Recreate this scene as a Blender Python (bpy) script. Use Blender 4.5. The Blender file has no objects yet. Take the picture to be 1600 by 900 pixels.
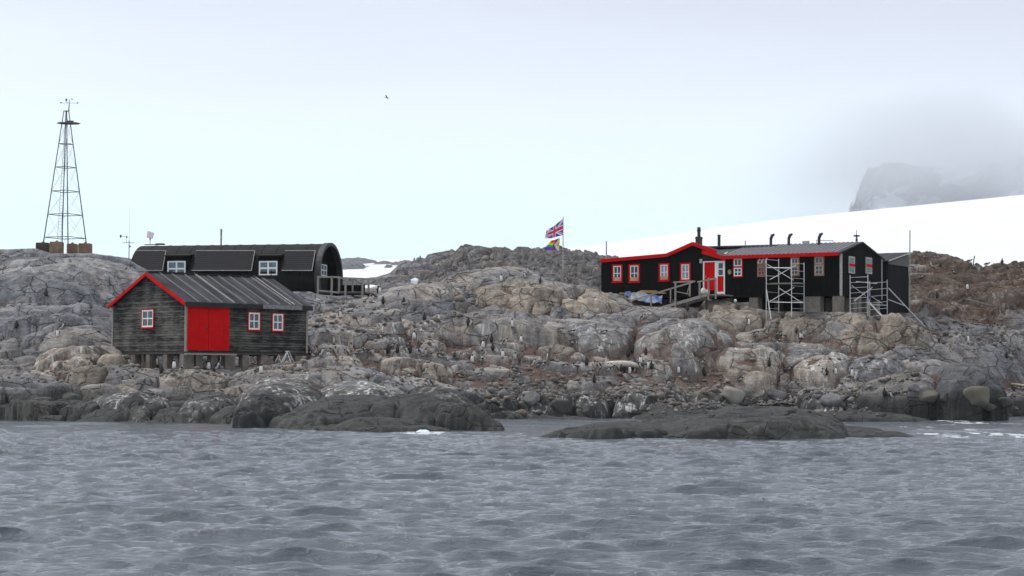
import bpy, math, random
import numpy as np
from mathutils import Matrix, Vector

# ------------------------------------------------------------------ camera
F = 3000.0                      # focal length in photo pixels (1600 wide)
CAM_H = 2.2
PITCH = math.atan(142.0 / F)
ROLL = math.radians(0.35)
_f = Vector((0, math.cos(PITCH), math.sin(PITCH)))
_u0 = Vector((0, -math.sin(PITCH), math.cos(PITCH)))
_r0 = Vector((1, 0, 0))
_r = _r0 * math.cos(ROLL) + _u0 * math.sin(ROLL)
_u = -_r0 * math.sin(ROLL) + _u0 * math.cos(ROLL)
CAM = Vector((0, 0, CAM_H))

scene = bpy.context.scene
COL = scene.collection
cd = bpy.data.cameras.new('camera')
cd.sensor_width = 36.0
cd.lens = F / 1600 * 36.0
cd.clip_start = 0.5
cd.clip_end = 60000
cam = bpy.data.objects.new('camera', cd)
COL.objects.link(cam)
mw = Matrix.Identity(4)
for i in range(3):
    mw[i][0] = _r[i]; mw[i][1] = _u[i]; mw[i][2] = -_f[i]; mw[i][3] = CAM[i]
cam.matrix_world = mw
scene.camera = cam

def ray(px, py):
    return _f + _r * ((px - 800) / F) + _u * ((450 - py) / F)
def P(px, py, Y):
    d = ray(px, py)
    return CAM + d * (Y / d.y)
def proj(p):
    q = Vector(p) - CAM
    w = q.dot(_f)
    return 800 + F * q.dot(_r) / w, 450 - F * q.dot(_u) / w

# ------------------------------------------------------------------ world, sun, exposure
SUN_EL, SUN_AZ = math.radians(58), math.radians(292)     # azimuth clockwise from +Y; soft light from high on the left
world = bpy.data.worlds.new("World")
scene.world = world
world.use_nodes = True
nt = world.node_tree
nt.nodes.clear()
def N(nt, typ, **kw):
    n = nt.nodes.new(typ)
    for k, v in kw.items():
        setattr(n, k, v)
    return n
wo = N(nt, 'ShaderNodeOutputWorld')
bg = N(nt, 'ShaderNodeBackground')
bg.inputs['Strength'].default_value = 0.1
sky = N(nt, 'ShaderNodeTexSky', sky_type='NISHITA')
sky.sun_disc = False
sky.sun_elevation = SUN_EL
sky.sun_rotation = SUN_AZ
tc = N(nt, 'ShaderNodeTexCoord')
sep = N(nt, 'ShaderNodeSeparateXYZ')
nt.links.new(tc.outputs['Generated'], sep.inputs[0])
ramp = N(nt, 'ShaderNodeValToRGB')          # overcast layer by elevation (sin of elevation)
mr = N(nt, 'ShaderNodeMapRange')
mr.inputs['From Min'].default_value = 0.0
mr.inputs['From Max'].default_value = 0.5
# wobble the bands a little so the cloud layer is not a pure gradient
wn = N(nt, 'ShaderNodeTexNoise'); wn.inputs['Scale'].default_value = 3.0; wn.inputs['Detail'].default_value = 5
wm = N(nt, 'ShaderNodeMapping'); wm.inputs['Scale'].default_value = (1.0, 1.0, 6.0)
nt.links.new(tc.outputs['Generated'], wm.inputs[0]); nt.links.new(wm.outputs[0], wn.inputs['Vector'])
ws = N(nt, 'ShaderNodeMath', operation='MULTIPLY_ADD'); ws.inputs[1].default_value = 0.05; ws.inputs[2].default_value = -0.025
nt.links.new(wn.outputs['Fac'], ws.inputs[0])
wa = N(nt, 'ShaderNodeMath', operation='ADD')
nt.links.new(sep.outputs['Z'], wa.inputs[0]); nt.links.new(ws.outputs[0], wa.inputs[1])
# left side of the view is whiter/lighter: tilt the band with x
wx = N(nt, 'ShaderNodeMath', operation='MULTIPLY_ADD'); wx.inputs[1].default_value = 0.07
nt.links.new(sep.outputs['X'], wx.inputs[0]); nt.links.new(wa.outputs[0], wx.inputs[2])
nt.links.new(wx.outputs[0], mr.inputs['Value']); nt.links.new(mr.outputs[0], ramp.inputs[0])
SKY_STOPS = [(0.0, (8.2, 9.2, 9.5)), (0.10, (6.5, 8.8, 9.6)), (0.24, (7.5, 8.4, 9.3)),
             (0.33, (6.4, 6.9, 8.0)), (0.42, (5.2, 5.5, 6.5)), (0.75, (5.2, 5.3, 5.7)), (1.0, (6.0, 6.1, 6.5))]
cr = ramp.color_ramp
while len(cr.elements) < len(SKY_STOPS):
    cr.elements.new(0.5)
for e, (p_, c_) in zip(cr.elements, SKY_STOPS):
    e.position = p_; e.color = (c_[0] / 14, c_[1] / 14, c_[2] / 14, 1)
cr.interpolation = 'B_SPLINE'
sc10 = N(nt, 'ShaderNodeVectorMath', operation='SCALE'); sc10.inputs['Scale'].default_value = 14.0
nt.links.new(ramp.outputs[0], sc10.inputs[0])
mx = N(nt, 'ShaderNodeMix', data_type='RGBA'); mx.inputs['Factor'].default_value = 0.93
nt.links.new(sky.outputs[0], mx.inputs['A']); nt.links.new(sc10.outputs[0], mx.inputs['B'])
nt.links.new(mx.outputs['Result'], bg.inputs['Color'])
nt.links.new(bg.outputs[0], wo.inputs['Surface'])

sl = bpy.data.lights.new('sun', 'SUN')
sl.energy = 1.5
sl.angle = math.radians(10)
sl.color = (1.0, 0.97, 0.93)
so = bpy.data.objects.new('sun', sl)
COL.objects.link(so)
sd = Vector((math.sin(SUN_AZ) * math.cos(SUN_EL), math.cos(SUN_AZ) * math.cos(SUN_EL), math.sin(SUN_EL)))
so.rotation_euler = sd.to_track_quat('Z', 'Y').to_euler()
so.location = (-20, -20, 60)

scene.view_settings.view_transform = 'Standard'
scene.view_settings.look = 'None'
scene.view_settings.exposure = 0.5
scene.view_settings.gamma = 1.0
scene.view_settings.use_curve_mapping = False
scene.render.engine = 'CYCLES'
scene.cycles.max_bounces = 12
scene.cycles.diffuse_bounces = 2
scene.cycles.glossy_bounces = 3
scene.cycles.transmission_bounces = 3
scene.cycles.volume_bounces = 12
scene.cycles.use_denoising = True

rng = np.random.default_rng(7)
random.seed(7)

# ------------------------------------------------------------------ materials
MATS = {}
def mat(name, col, rough=0.7, metal=0.0, var=0.25, scale=4.0, bump=0.0, stretch=(1, 1, 1), col2=None, spec=0.4, bscale=None):
    """procedural material: a base colour broken up by noise, with optional second colour and bump"""
    if name in MATS:
        return MATS[name]
    m = bpy.data.materials.new(name); m.use_nodes = True
    t = m.node_tree; b = t.nodes['Principled BSDF']
    b.inputs['Roughness'].default_value = rough
    b.inputs['Metallic'].default_value = metal
    b.inputs['Specular IOR Level'].default_value = spec
    tc = N(t, 'ShaderNodeTexCoord'); mp = N(t, 'ShaderNodeMapping')
    mp.inputs['Scale'].default_value = stretch
    t.links.new(tc.outputs['Object'], mp.inputs[0])
    no = N(t, 'ShaderNodeTexNoise'); no.inputs['Scale'].default_value = scale; no.inputs['Detail'].default_value = 6
    no.inputs['Roughness'].default_value = 0.65
    t.links.new(mp.outputs[0], no.inputs['Vector'])
    r = N(t, 'ShaderNodeValToRGB')
    c2 = col2 if col2 else tuple(c * (1 - var) for c in col)
    c1 = col if col2 else tuple(min(1, c * (1 + var * 0.6)) for c in col)
    r.color_ramp.elements[0].position = 0.34; r.color_ramp.elements[0].color = (*c2, 1)
    r.color_ramp.elements[1].position = 0.66; r.color_ramp.elements[1].color = (*c1, 1)
    t.links.new(no.outputs['Fac'], r.inputs[0]); t.links.new(r.outputs[0], b.inputs['Base Color'])
    if bump:
        bp = N(t, 'ShaderNodeBump'); bp.inputs['Strength'].default_value = 1.0; bp.inputs['Distance'].default_value = bump
        if bscale:
            n2 = N(t, 'ShaderNodeTexNoise'); n2.inputs['Scale'].default_value = bscale; n2.inputs['Detail'].default_value = 4
            t.links.new(mp.outputs[0], n2.inputs['Vector']); t.links.new(n2.outputs['Fac'], bp.inputs['Height'])
        else:
            t.links.new(no.outputs['Fac'], bp.inputs['Height'])
        t.links.new(bp.outputs[0], b.inputs['Normal'])
    MATS[name] = m
    return m

# ------------------------------------------------------------------ numpy noise
def _hash(ix, iy, seed):
    h = (ix.astype(np.int64) * 374761393 + iy.astype(np.int64) * 668265263 + seed * 1442695041) & 0xffffffff
    h = ((h ^ (h >> 13)) * 1274126177) & 0xffffffff
    h = h ^ (h >> 16)
    return (h & 0xffffff) / float(0xffffff)
def vnoise(x, y, seed=0):
    x0 = np.floor(x); y0 = np.floor(y)
    fx = x - x0; fy = y - y0
    fx = fx * fx * (3 - 2 * fx); fy = fy * fy * (3 - 2 * fy)
    a = _hash(x0, y0, seed); b = _hash(x0 + 1, y0, seed)
    c = _hash(x0, y0 + 1, seed); d = _hash(x0 + 1, y0 + 1, seed)
    return (a * (1 - fx) + b * fx) * (1 - fy) + (c * (1 - fx) + d * fx) * fy
def fbm(x, y, oct=5, seed=0, gain=0.5):
    s = 0; amp = 1; tot = 0
    for o in range(oct):
        s = s + amp * vnoise(x * 2 ** o + o * 17.3, y * 2 ** o - o * 9.1, seed + o)
        tot += amp; amp *= gain
    return s / tot
def smooth(a, b, x):
    t = np.clip((x - a) / (b - a), 0, 1)
    return t * t * (3 - 2 * t)

def link_mesh(name, V, Fq, mats, parent=None, smooth_=True, attrs=None):
    """numpy quad/tri grid -> mesh object"""
    me = bpy.data.meshes.new(name)
    V = np.asarray(V, dtype=np.float32); Fq = np.asarray(Fq, dtype=np.int32)
    k = Fq.shape[1]
    me.vertices.add(len(V)); me.vertices.foreach_set('co', V.ravel())
    me.loops.add(len(Fq) * k); me.loops.foreach_set('vertex_index', Fq.ravel())
    me.polygons.add(len(Fq))
    me.polygons.foreach_set('loop_start', np.arange(0, len(Fq) * k, k, dtype=np.int32))
    me.polygons.foreach_set('loop_total', np.full(len(Fq), k, dtype=np.int32))
    if smooth_:
        me.polygons.foreach_set('use_smooth', np.ones(len(Fq), dtype=bool))
    me.update(calc_edges=True)
    for m in (mats if isinstance(mats, (list, tuple)) else [mats]):
        me.materials.append(m)
    for an, av in (attrs or {}).items():
        if av.ndim == 1:
            a = me.attributes.new(an, 'FLOAT', 'POINT'); a.data.foreach_set('value', av.astype(np.float32))
        else:
            a = me.attributes.new(an, 'FLOAT_VECTOR', 'POINT'); a.data.foreach_set('vector', av.astype(np.float32).ravel())
    o = bpy.data.objects.new(name, me); COL.objects.link(o)
    if parent: o.parent = parent
    return o
def grid_faces(nr, nc):
    i = np.arange(nr - 1)[:, None] * nc + np.arange(nc - 1)[None, :]
    i = i.ravel()
    return np.stack([i, i + 1, i + nc + 1, i + nc], axis=1)

# ------------------------------------------------------------------ terrain: a rocky islet as one height field
S0, S1, NC = -0.43, 0.43, 1380
sv = np.linspace(S0, S1, NC)
Yv = np.concatenate([np.arange(64, 178, 0.085), np.arange(178, 218, 0.5)])
NR = len(Yv)
pxv = 800 + F * sv
def zpy(px, py, Y):      # vectorised P().z
    a = (px - 800) / F; b = (450 - py) / F
    dy = _f.y + _r.y * a + _u.y * b; dz = _f.z + _r.z * a + _u.z * b
    return CAM_H + dz * Y / dy
def il(pts, col=1):
    return np.interp(pxv, [p[0] for p in pts], [p[col] for p in pts])
# waterline rows in the photograph
L0 = [(-500,655),(0,657),(300,661),(450,662),(600,659),(780,655.5),(1100,653),(1440,655),(1500,653),(1600,651),(2100,647)]
py0 = il(L0)
Y0 = np.zeros(NC)
for i in range(NC):      # depth where the pixel ray meets z=0
    d = ray(pxv[i], py0[i]); Y0[i] = -CAM_H / d.z * d.y
z0 = np.zeros(NC)
L1 = [(-500,620),(0,618),(300,620),(450,615),(600,612),(780,622),(950,620),(1150,622),(1350,627),(1500,630),(1600,622),(2100,620)]
Y1 = Y0 + 6.0; z1 = zpy(pxv, il(L1), Y1)
L2 = [(-500,590,108),(0,590,107),(150,594,103),(300,596,101),(450,590,104),(600,585,109),(780,588,113),(950,585,115),(1150,590,118),(1350,592,119),(1500,585,120),(1600,592,121),(2100,592,122)]
Y2 = np.maximum(il(L2, 2), Y1 + 1.0); z2 = zpy(pxv, il(L2), Y2)
L3 = [(-500,545,114),(0,545,114),(150,566,107),(290,576,104.6),(400,567,108),(480,559,110),(520,553,112),(700,549,117),(780,546,119),(950,541,122),(1150,546,125),(1350,546,123.5),(1450,548,126),(1520,548,128),(1600,552,129),(2100,552,130)]
Y3 = np.maximum(il(L3, 2), Y2 + 1.5); z3 = zpy(pxv, il(L3), Y3)
L4 = [(-500,470,122),(0,470,122),(130,492,118),(180,545,116),(290,552,116),(400,548,118),(470,530,119),(510,500,121),(580,492,124),(650,490,126),(720,500,127),(800,505,127.5),(900,508,128),(1000,500,128),(1150,505,129),(1250,506,127.4),(1350,506,126),(1400,512,127),(1450,528,132),(1520,515,136),(1600,500,138),(2100,500,140)]
Y4 = np.maximum(il(L4, 2), Y3 + 1.5); z4 = zpy(pxv, il(L4), Y4)
L5 = [(-500,430,132),(0,425,132),(150,428,133),(200,432,133),(240,447,134),(300,458,135),(490,461,137),(560,464,139),(620,457,140),(700,462,138.5),(740,448,137.5),(820,439,137),(880,442,137),(940,459,137),(1050,464,135.5),(1130,470,134),(1200,485,131),(1310,489,128),(1380,490,130),(1420,484,134),(1480,460,146),(1600,452,148),(2100,450,150)]
Y5 = np.maximum(il(L5, 2), Y4 + 1.5); z5 = zpy(pxv, il(L5), Y5)
L6 = [(-500,10,1.5),(0,10,1.5),(150,9,1.2),(200,9,0.8),(240,9,0),(560,9,0),(620,8,0.3),(700,8,-0.3),(820,9,-0.7),(940,10,0),(1380,10,0),(1440,8,0.3),(1500,8,1.0),(1600,8,1.0),(2100,8,1.0)]
Y6 = Y5 + il(L6, 1); z6 = z5 + il(L6, 2)
L7 = [(-500,388,151),(0,391,151),(50,390,151),(100,395,151),(150,400,151),(200,408,151),(215,418,151),(300,436,156),(500,436,159),(535,438,160),(560,441,161),(590,436,164),(610,428,167),(622,416,169),(640,407,170),(657,401,172),(690,395,173),(720,390,175),(740,386,175),(763,384,175),(790,387,175),(830,386,175),(880,385,175),(920,392,174),(950,398,173),(985,404,171),(1040,412,169),(1100,422,166),(1380,432,163),(1415,407,164),(1430,404,164),(1470,403,165),(1500,407,165),(1530,411,166),(1560,413,166),(1600,417,167),(2100,432,170)]
Y7 = np.maximum(il(L7, 2), Y6 + 3); z7 = zpy(pxv, il(L7), Y7)
LY = np.stack([np.full(NC, 60.0), Y0 - 7, Y0, Y1, Y2, Y3, Y4, Y5, Y6, Y7, Y7 + 10, Y7 + 36])
LZ = np.stack([np.full(NC, -2.2), np.full(NC, -1.3), z0 - 0.15, z1, z2, z3, z4, z5, z6, z7, z7 - 4, np.full(NC, -2.5)])
B = np.empty((NR, NC))
for i in range(NC):
    B[:, i] = np.interp(Yv, LY[:, i], LZ[:, i])
def boxblur(A, ky, kx):
    def b1(A, k, ax):
        pad = [(0, 0), (0, 0)]; pad[ax] = (k + 1, k)
        C = np.cumsum(np.pad(A, pad, mode='edge'), axis=ax)
        n = A.shape[ax]
        return (np.take(C, np.arange(2 * k + 1, 2 * k + 1 + n), axis=ax) - np.take(C, np.arange(0, n), axis=ax)) / (2 * k + 1)
    if ky: A = b1(A, ky, 0)
    if kx: A = b1(A, kx, 1)
    return A
B = boxblur(boxblur(B, 7, 6), 7, 6)
GX = Yv[:, None] * sv[None, :]
GY = np.repeat(Yv[:, None], NC, axis=1)
GPX = np.repeat(pxv[None, :], NR, axis=0) + (fbm(GX / 3, GY / 3, 3, 3) - 0.5) * 160
B = B + ((fbm(GX / 5, GY / 4, 3, 5) - 0.5) * 1.0 - 0.2) * smooth(0.2, 1.5, B)

def glook(A, x, y):
    """nearest lookup on the fan grid"""
    s = np.clip(x / y, S0, S1)
    i = np.clip(np.round((s - S0) / (S1 - S0) * (NC - 1)).astype(int), 0, NC - 1)
    j = np.clip(np.searchsorted(Yv, y), 0, NR - 1)
    return A[j, i]

Z = B.copy()
RID = np.zeros((NR, NC))        # which rock owns a vertex (random value per rock)
W1 = (fbm(GX / 1.7, GY / 1.7, 3, 21) - 0.5); W2 = (fbm(GX / 1.7, GY / 1.7, 3, 31) - 0.5)
def smin(a, b, k):
    h = np.clip(0.5 + 0.5 * (b - a) / k, 0, 1)
    return b * (1 - h) + a * h - k * h * (1 - h)
def scatter_domes(cell, H, cover, seed, elong=1.6, p=2.3, bury=0.35, mask=None, warp=0.5, rotb=0.0):
    global Z, RID
    X = GX + W1 * cell * warp; Yy = GY + W2 * cell * warp
    ci = np.floor(X / (cell * elong)); cj = np.floor(Yy / cell)
    base = B if mask is None else B
    for di in (-1, 0, 1):
        for dj in (-1, 0, 1):
            a = ci + di; b = cj + dj
            h1 = _hash(a, b, seed); h2 = _hash(a, b, seed + 1); h3 = _hash(a, b, seed + 2); h4 = _hash(a, b, seed + 3); h5 = _hash(a, b, seed + 4)
            cx = (a + 0.2 + 0.6 * h1) * cell * elong; cy = (b + 0.2 + 0.6 * h2) * cell
            th = (h3 - 0.5) * 1.1 + rotb
            dx = X - cx; dy = Yy - cy
            rx = cell * elong * (0.55 + 0.45 * h4); ry = cell * (0.5 + 0.4 * h5)
            lx = (dx * np.cos(th) + dy * np.sin(th)) / rx; ly = (-dx * np.sin(th) + dy * np.cos(th)) / ry
            r = (np.abs(lx) ** p + np.abs(ly) ** p)
            on = (r < 1) & (h4 * 0.37 + h2 * 0.63 < cover if np.isscalar(cover) else (h4 * 0.37 + h2 * 0.63 < cover))
            hh = H * (0.6 + 0.8 * h5)
            # tilt: a rock's top dips one way
            zc = glook(B, np.clip(cx, -90, 90), np.clip(cy, 64, 215)) - hh * bury + (lx * (h1 - 0.5) * 0.7 + ly * (h3 - 0.55) * 0.7) * hh
            zd = zc + hh * (1 - np.clip(r, 0, 1)) ** (1 / p)
            zd = smin(zd, B + hh * 0.62 * (1 - np.clip(r, 0, 1) ** 2), 0.22)
            if mask is not None:
                on &= (mask > 0.5)
            w = on & (zd > Z)
            Z = np.where(w, zd, Z); RID = np.where(w, h3 * 0.98 + 0.01, RID)

land = smooth(-0.8, 0.3, B)
ridge = smooth(600, 680, GPX) * (1 - smooth(1000, 1040, GPX)) * smooth(148, 152, GY)        # shattered dark ridge behind
hillR = smooth(1400, 1440, GPX) * smooth(134, 138, GY)                                     # brown hill behind the house
leftup = (1 - smooth(480, 640, GPX)) * smooth(112, 118, GY)
houseR = smooth(1040, 1080, GPX) * (1 - smooth(1430, 1470, GPX)) * smooth(122.5, 124, GY) * (1 - smooth(131, 136, GY))
terrace = smooth(470, 520, GPX) * (1 - smooth(1250, 1350, GPX)) * smooth(105, 108, GY) * (1 - smooth(119, 123, GY))
scatter_domes(3.6, 2.1, 0.6, 100, 2.5, 2.1, 0.36, mask=((leftup > 0.5) & (B > 0.5)).astype(float))
scatter_domes(3.0, 1.7, 0.5, 140, 2.6, 2.1, 0.40, mask=((houseR > 0.5) | ((leftup < 0.5) & (GY < 140) & (terrace < 0.5) & (B > 0.2))).astype(float))
scatter_domes(1.9, 1.05, 0.5, 200, 2.3, 2.1, 0.34, mask=((B > 0.1) & (terrace < 0.5) & (ridge < 0.5)).astype(float), rotb=-.12)
scatter_domes(1.15, 0.58, 0.42, 300, 2.0, 2.3, 0.30, mask=(B > -0.2).astype(float))
scatter_domes(0.70, 0.34, 0.18 * np.ones_like(B) + 0.3 * ridge + 0.25 * hillR, 400, 1.5, 2.7, 0.3, mask=(B > -0.2).astype(float))
scatter_domes(0.42, 0.22, 0.10 * np.ones_like(B) + 0.4 * ridge + 0.3 * hillR, 500, 1.4, 2.8, 0.2, mask=((B > 0.0) & (GY > 96)).astype(float))

TINT = np.zeros((NR, NC)); GUANO = np.zeros((NR, NC)); DARK = np.zeros((NR, NC))
def rock(px, pyt, Y, hw, ry, H, rot=0.0, p=2.5, tilt=(0, 0), tint=0.0, guano=0.0, dark=0.0, lump=0.10, face=0.72):
    cap = (dark < 0.5 or px > 1420) and px not in (1505, 1410)
    """a named outcrop: half-width hw in photo px, depth radius ry in metres, height H above its foot"""
    global Z
    c = P(px, pyt, Y); p = 2.0 + (p - 2.0) * 0.45
    rx = hw / F * Y
    R = max(rx, ry / face) * 1.2
    j0, j1 = np.searchsorted(Yv, [Y - R, Y + R])
    i0, i1 = np.searchsorted(sv, [(c.x - R) / Y, (c.x + R) / Y])
    sl_ = (slice(j0, j1), slice(max(i0 - 8, 0), i1 + 8))
    n1 = fbm(GX[sl_] / (rx * 0.6), GY[sl_] / (rx * 0.6), 3, int(px) + 3) - 0.5
    n2 = fbm(GX[sl_] / (rx * 0.6) + 50, GY[sl_] / (rx * 0.6), 3, int(px) + 9) - 0.5
    dx = GX[sl_] - c.x + n1 * rx * 0.35; dy = GY[sl_] - Y + n2 * ry * 0.5
    th = math.radians(rot)
    lx = (dx * math.cos(th) + dy * math.sin(th)) / rx; ly = (-dx * math.sin(th) + dy * math.cos(th)) / ry
    r = np.abs(lx) ** p + np.abs(np.where(ly < 0, ly * face, ly)) ** p
    zd = c.z - H + H * (1 - np.clip(r, 0, 1)) ** (1 / p) + (lx * tilt[0] + ly * tilt[1]) * H
    zd = smin(zd, B[sl_] + H * 0.75 * (1 - np.clip(r, 0, 1) ** 2) if cap else zd + 9, 0.35)
    n3 = fbm(GX[sl_] / 0.9, GY[sl_] / 1.3, 3, int(px) + 33) - 0.5
    zd = zd + n3 * lump * 2
    w = (r < 1) & (zd > Z[sl_])
    for A, v in ((Z, zd), (TINT, tint), (GUANO, guano), (DARK, dark), (RID, (px * 0.137) % 1)):
        A[sl_] = np.where(w, v, A[sl_])

# the dark whaleback rocks of the shore, left mass
rock(60, 608, 103, 130, 5.0, 2.6, 8, 2.6, (-.1, .1), dark=1)
rock(-150, 610, 104, 140, 5.0, 2.6, 8, 2.6, (-.1, .1), dark=1)
rock(25, 630, 100, 80, 3.0, 1.8, 14, 2.4, dark=1)
rock(105, 622, 99.5, 75, 3.2, 2.2, 16, 2.3, (.1, 0), dark=1)
rock(215, 612, 98, 95, 3.4, 2.3, 8, 2.4, dark=1, guano=.5)
rock(185, 632, 96, 90, 2.4, 1.5, 14, 2.2, dark=1)
rock(300, 634, 94.5, 70, 2.0, 1.5, 14, 2.2, dark=1)
rock(340, 615, 96, 70, 3.4, 2.2, 0, 2.4, dark=1, guano=.3)
rock(375, 632, 92.5, 45, 2.4, 1.7, 0, 2.4, dark=1)
rock(455, 583, 97, 85, 5, 3.0, 0, 2.4, (0, .05), tint=.2, guano=.8, dark=.35)
rock(455, 600, 91, 80, 4.0, 3.0, -6, 2.7, (-.1, .1), dark=.8, guano=.5)
rock(430, 622, 87.5, 48, 3.4, 2.2, -8, 2.6, (-.2, 0), dark=1)
rock(560, 598, 94, 110, 4.5, 3.0, 0, 2.6, (0, .06), dark=.55, guano=.9)
rock(545, 618, 88, 140, 4.0, 2.2, 4, 2.3, (.1, .1), dark=1)
rock(500, 636, 84.5, 75, 2.8, 1.8, -10, 2.3, dark=1)
rock(690, 605, 91, 80, 5.0, 3.4, 10, 2.2, (-.14, .1), dark=.95, guano=.25)
rock(655, 618, 87, 85, 3.8, 2.8, 22, 2.2, (-.1, .1), dark=1)
rock(725, 634, 84.5, 52, 3.0, 2.2, 28, 2.1, (-.3, 0), dark=1)
rock(585, 652, 81.5, 72, 1.6, 0.8, 4, 2.4, dark=1, lump=.05)
rock(620, 664, 79.5, 85, 1.2, 0.6, 3, 2.6, dark=1, lump=.04)
rock(505, 668, 79.6, 34, 1.0, 0.6, 3, 2.8, dark=1, lump=.04)
rock(250, 659, 92, 110, 1.4, 0.6, 2, 2.6, dark=1, lump=.05)
# skerry in front, right of centre
rock(1195, 635, 77, 124, 4.2, 2.2, -3, 3.4, (.0, .05), dark=1, lump=.015)
rock(1075, 649, 76, 130, 3.2, 1.4, 3, 2.6, (.2, 0), dark=1, lump=.02)
rock(960, 659, 75, 100, 2.6, 1.0, 2, 2.8, (.1, 0), dark=1, lump=.02)
rock(895, 668, 73.5, 60, 1.5, 0.7, 0, 2.4, (.3, 0), dark=1, lump=.03)
rock(950, 669, 72, 45, 1.2, 0.6, -4, 2.2, dark=1, lump=.03)
rock(1350, 668, 79, 60, 1.4, 0.8, 3, 2.3, (-.2, 0), dark=1, lump=.06)
rock(1395, 675, 76.5, 62, 1.0, 0.6, 2, 2.3, (-.2, 0), dark=1, lump=.06)
rock(1340, 679, 75, 45, .8, 0.5, 2, 2.3, dark=1, lump=.05)
# back shore
rock(1010, 596, 112, 80, 4.0, 2.6, -4, 3.0, (.05, .05), tint=.25, guano=.4, dark=.25)
rock(1080, 628, 108, 110, 2.6, 1.6, 4, 2.5, (.1, 0), dark=.7)
rock(1290, 642, 106.5, 190, 2.2, 1.2, 1, 3.0, dark=.85, lump=.08)
rock(1440, 646, 106, 110, 2.0, 1.0, 0, 2.8, (-.1, 0), dark=.75)
rock(850, 612, 110, 60, 2.2, 1.8, 4, 3.2, dark=.4, guano=.2)
rock(780, 615, 109, 45, 2.2, 1.9, -6, 3.2, dark=.45)
rock(925, 614, 110, 38, 2.2, 1.8, -6, 3.4, dark=.45)
rock(790, 642, 106, 55, 1.6, 0.8, -3, 2.6, (-.2, 0), dark=1)
rock(740, 630, 107, 70, 2.0, 1.5, -3, 2.6, (-.2, 0), dark=.8)
rock(860, 650, 105.5, 90, 1.2, 0.6, 0, 2.6, dark=1)
rock(1505, 567, 112.5, 66, 3.6, 3.2, -8, 2.6, (-.05, 0), tint=.05, dark=.5, lump=.02)
rock(1410, 583, 113, 80, 3.0, 2.4, -8, 2.4, (.1, 0), tint=.75, dark=.15)
rock(1425, 580, 117, 45, 2.2, 1.2, -14, 2.2, dark=.5)
rock(1285, 592, 115, 45, 2.4, 1.7, 6, 2.3, guano=1.0)
rock(1350, 612, 112, 35, 2.0, 1.3, 0, 2.3, guano=.4)
rock(1215, 610, 112, 42, 1.6, 1.2, 0, 2.3, dark=.2)
rock(1290, 553, 122, 65, 2.8, 2.0, -4, 2.3, guano=.8)
rock(1365, 556, 121, 55, 2.4, 1.7, -8, 2.3, guano=.6)
rock(1220, 533, 125, 120, 2.6, 1.0, -6, 2.6, guano=.4)
rock(1060, 497, 124, 100, 4.6, 3.4, -3, 2.3, (.02, .05), guano=.25)
rock(1160, 534, 121.5, 68, 3.0, 2.0, -8, 2.4, guano=.25)
rock(1040, 540, 119.5, 55, 2.2, 1.3, 4, 2.5, tint=.4, guano=.3)
rock(935, 504, 124, 75, 3.0, 1.9, 2, 2.6, guano=.4)
rock(870, 540, 120.5, 45, 2.0, 1.2, 0, 2.3, tint=.7)
rock(1100, 560, 118, 60, 2.0, 1.2, 3, 3.0, tint=.6)
rock(1490, 517, 132, 38, 2.4, 2.2, -4, 2.3, guano=.3)
rock(1570, 482, 139, 45, 3.4, 2.6, 10, 2.6)
# rocks below the main house
rock(1312, 487, 127.2, 28, 1.6, 2.0, 0, 2.3, tint=.6)
rock(1352, 492, 126.8, 20, 1.5, 1.8, 0, 2.5, tint=.7)
rock(1392, 490, 127.4, 36, 2.4, 2.8, -14, 2.4, tint=.65)
rock(1425, 508, 127.0, 50, 2.2, 2.4, -26, 2.3, (-.2, 0), tint=.75)
rock(1250, 495, 127.2, 52, 2.0, 1.7, 4, 2.6, tint=.7)
rock(1190, 474, 130.4, 60, 2.0, 2.6, -2, 2.5, tint=.6)
rock(1130, 470, 131.5, 48, 2.2, 2.4, 0, 2.4, tint=.5)
rock(1150, 484, 128.6, 62, 2.0, 1.9, -2, 2.5, tint=.5)
rock(1325, 516, 125, 30, 1.4, 1.2, 0, 2.4, tint=.6)
rock(1355, 521, 124.6, 35, 1.4, 1.2, -4, 2.4, tint=.5)
# knoll with the flagpole
rock(815, 441, 136.5, 95, 6, 2.6, 2, 2.8, tint=.85)
rock(745, 462, 133, 48, 3.0, 2.6, 0, 3.0, (-.1, 0), tint=.2)
rock(905, 455, 135, 75, 4.0, 2.2, -4, 2.6, (-.1, 0), tint=.95, guano=.5)
rock(760, 478, 130, 42, 2.4, 2.0, 0, 3.0, tint=.25)
rock(838, 474, 131, 48, 2.4, 2.4, 14, 2.8, tint=.6)
rock(870, 480, 130, 28, 2.2, 2.2, 0, 2.6, tint=.15)
rock(820, 496, 127.8, 26, 1.6, 1.2, 0, 2.6, tint=.1)
# slope between the huts
rock(530, 478, 128, 36, 2.2, 2.0, -12, 2.6)
rock(505, 453, 134.8, 60, 3.0, 2.0, -8, 2.4)
rock(460, 456, 133, 60, 3.0, 2.0, -8, 2.4)
rock(532, 499, 122.5, 26, 1.6, 1.4, 0, 2.2, guano=.4)
rock(534, 515, 119.5, 20, 1.4, 1.2, 0, 2.2, guano=.6)
rock(607, 500, 122.5, 36, 2.0, 1.4, 0, 2.5, guano=.7)
rock(600, 523, 118.8, 42, 2.0, 1.5, 6, 2.3, tint=.3, guano=.7)
rock(668, 501, 122.5, 36, 2.2, 1.9, 0, 2.2, guano=1.0)
rock(675, 528, 119, 24, 1.4, .9, 0, 2.2)
rock(525, 556, 108, 46, 1.7, 1.5, 0, 3.2, guano=.35)
rock(630, 560, 112, 44, 1.5, .9, 0, 2.4, tint=.8, guano=.5)
rock(675, 568, 112, 34, 1.4, .9, 0, 2.4, tint=.8, guano=.5)
rock(620, 588, 108, 34, 1.6, 1.0, 0, 2.4, tint=.8, guano=.8)
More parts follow.
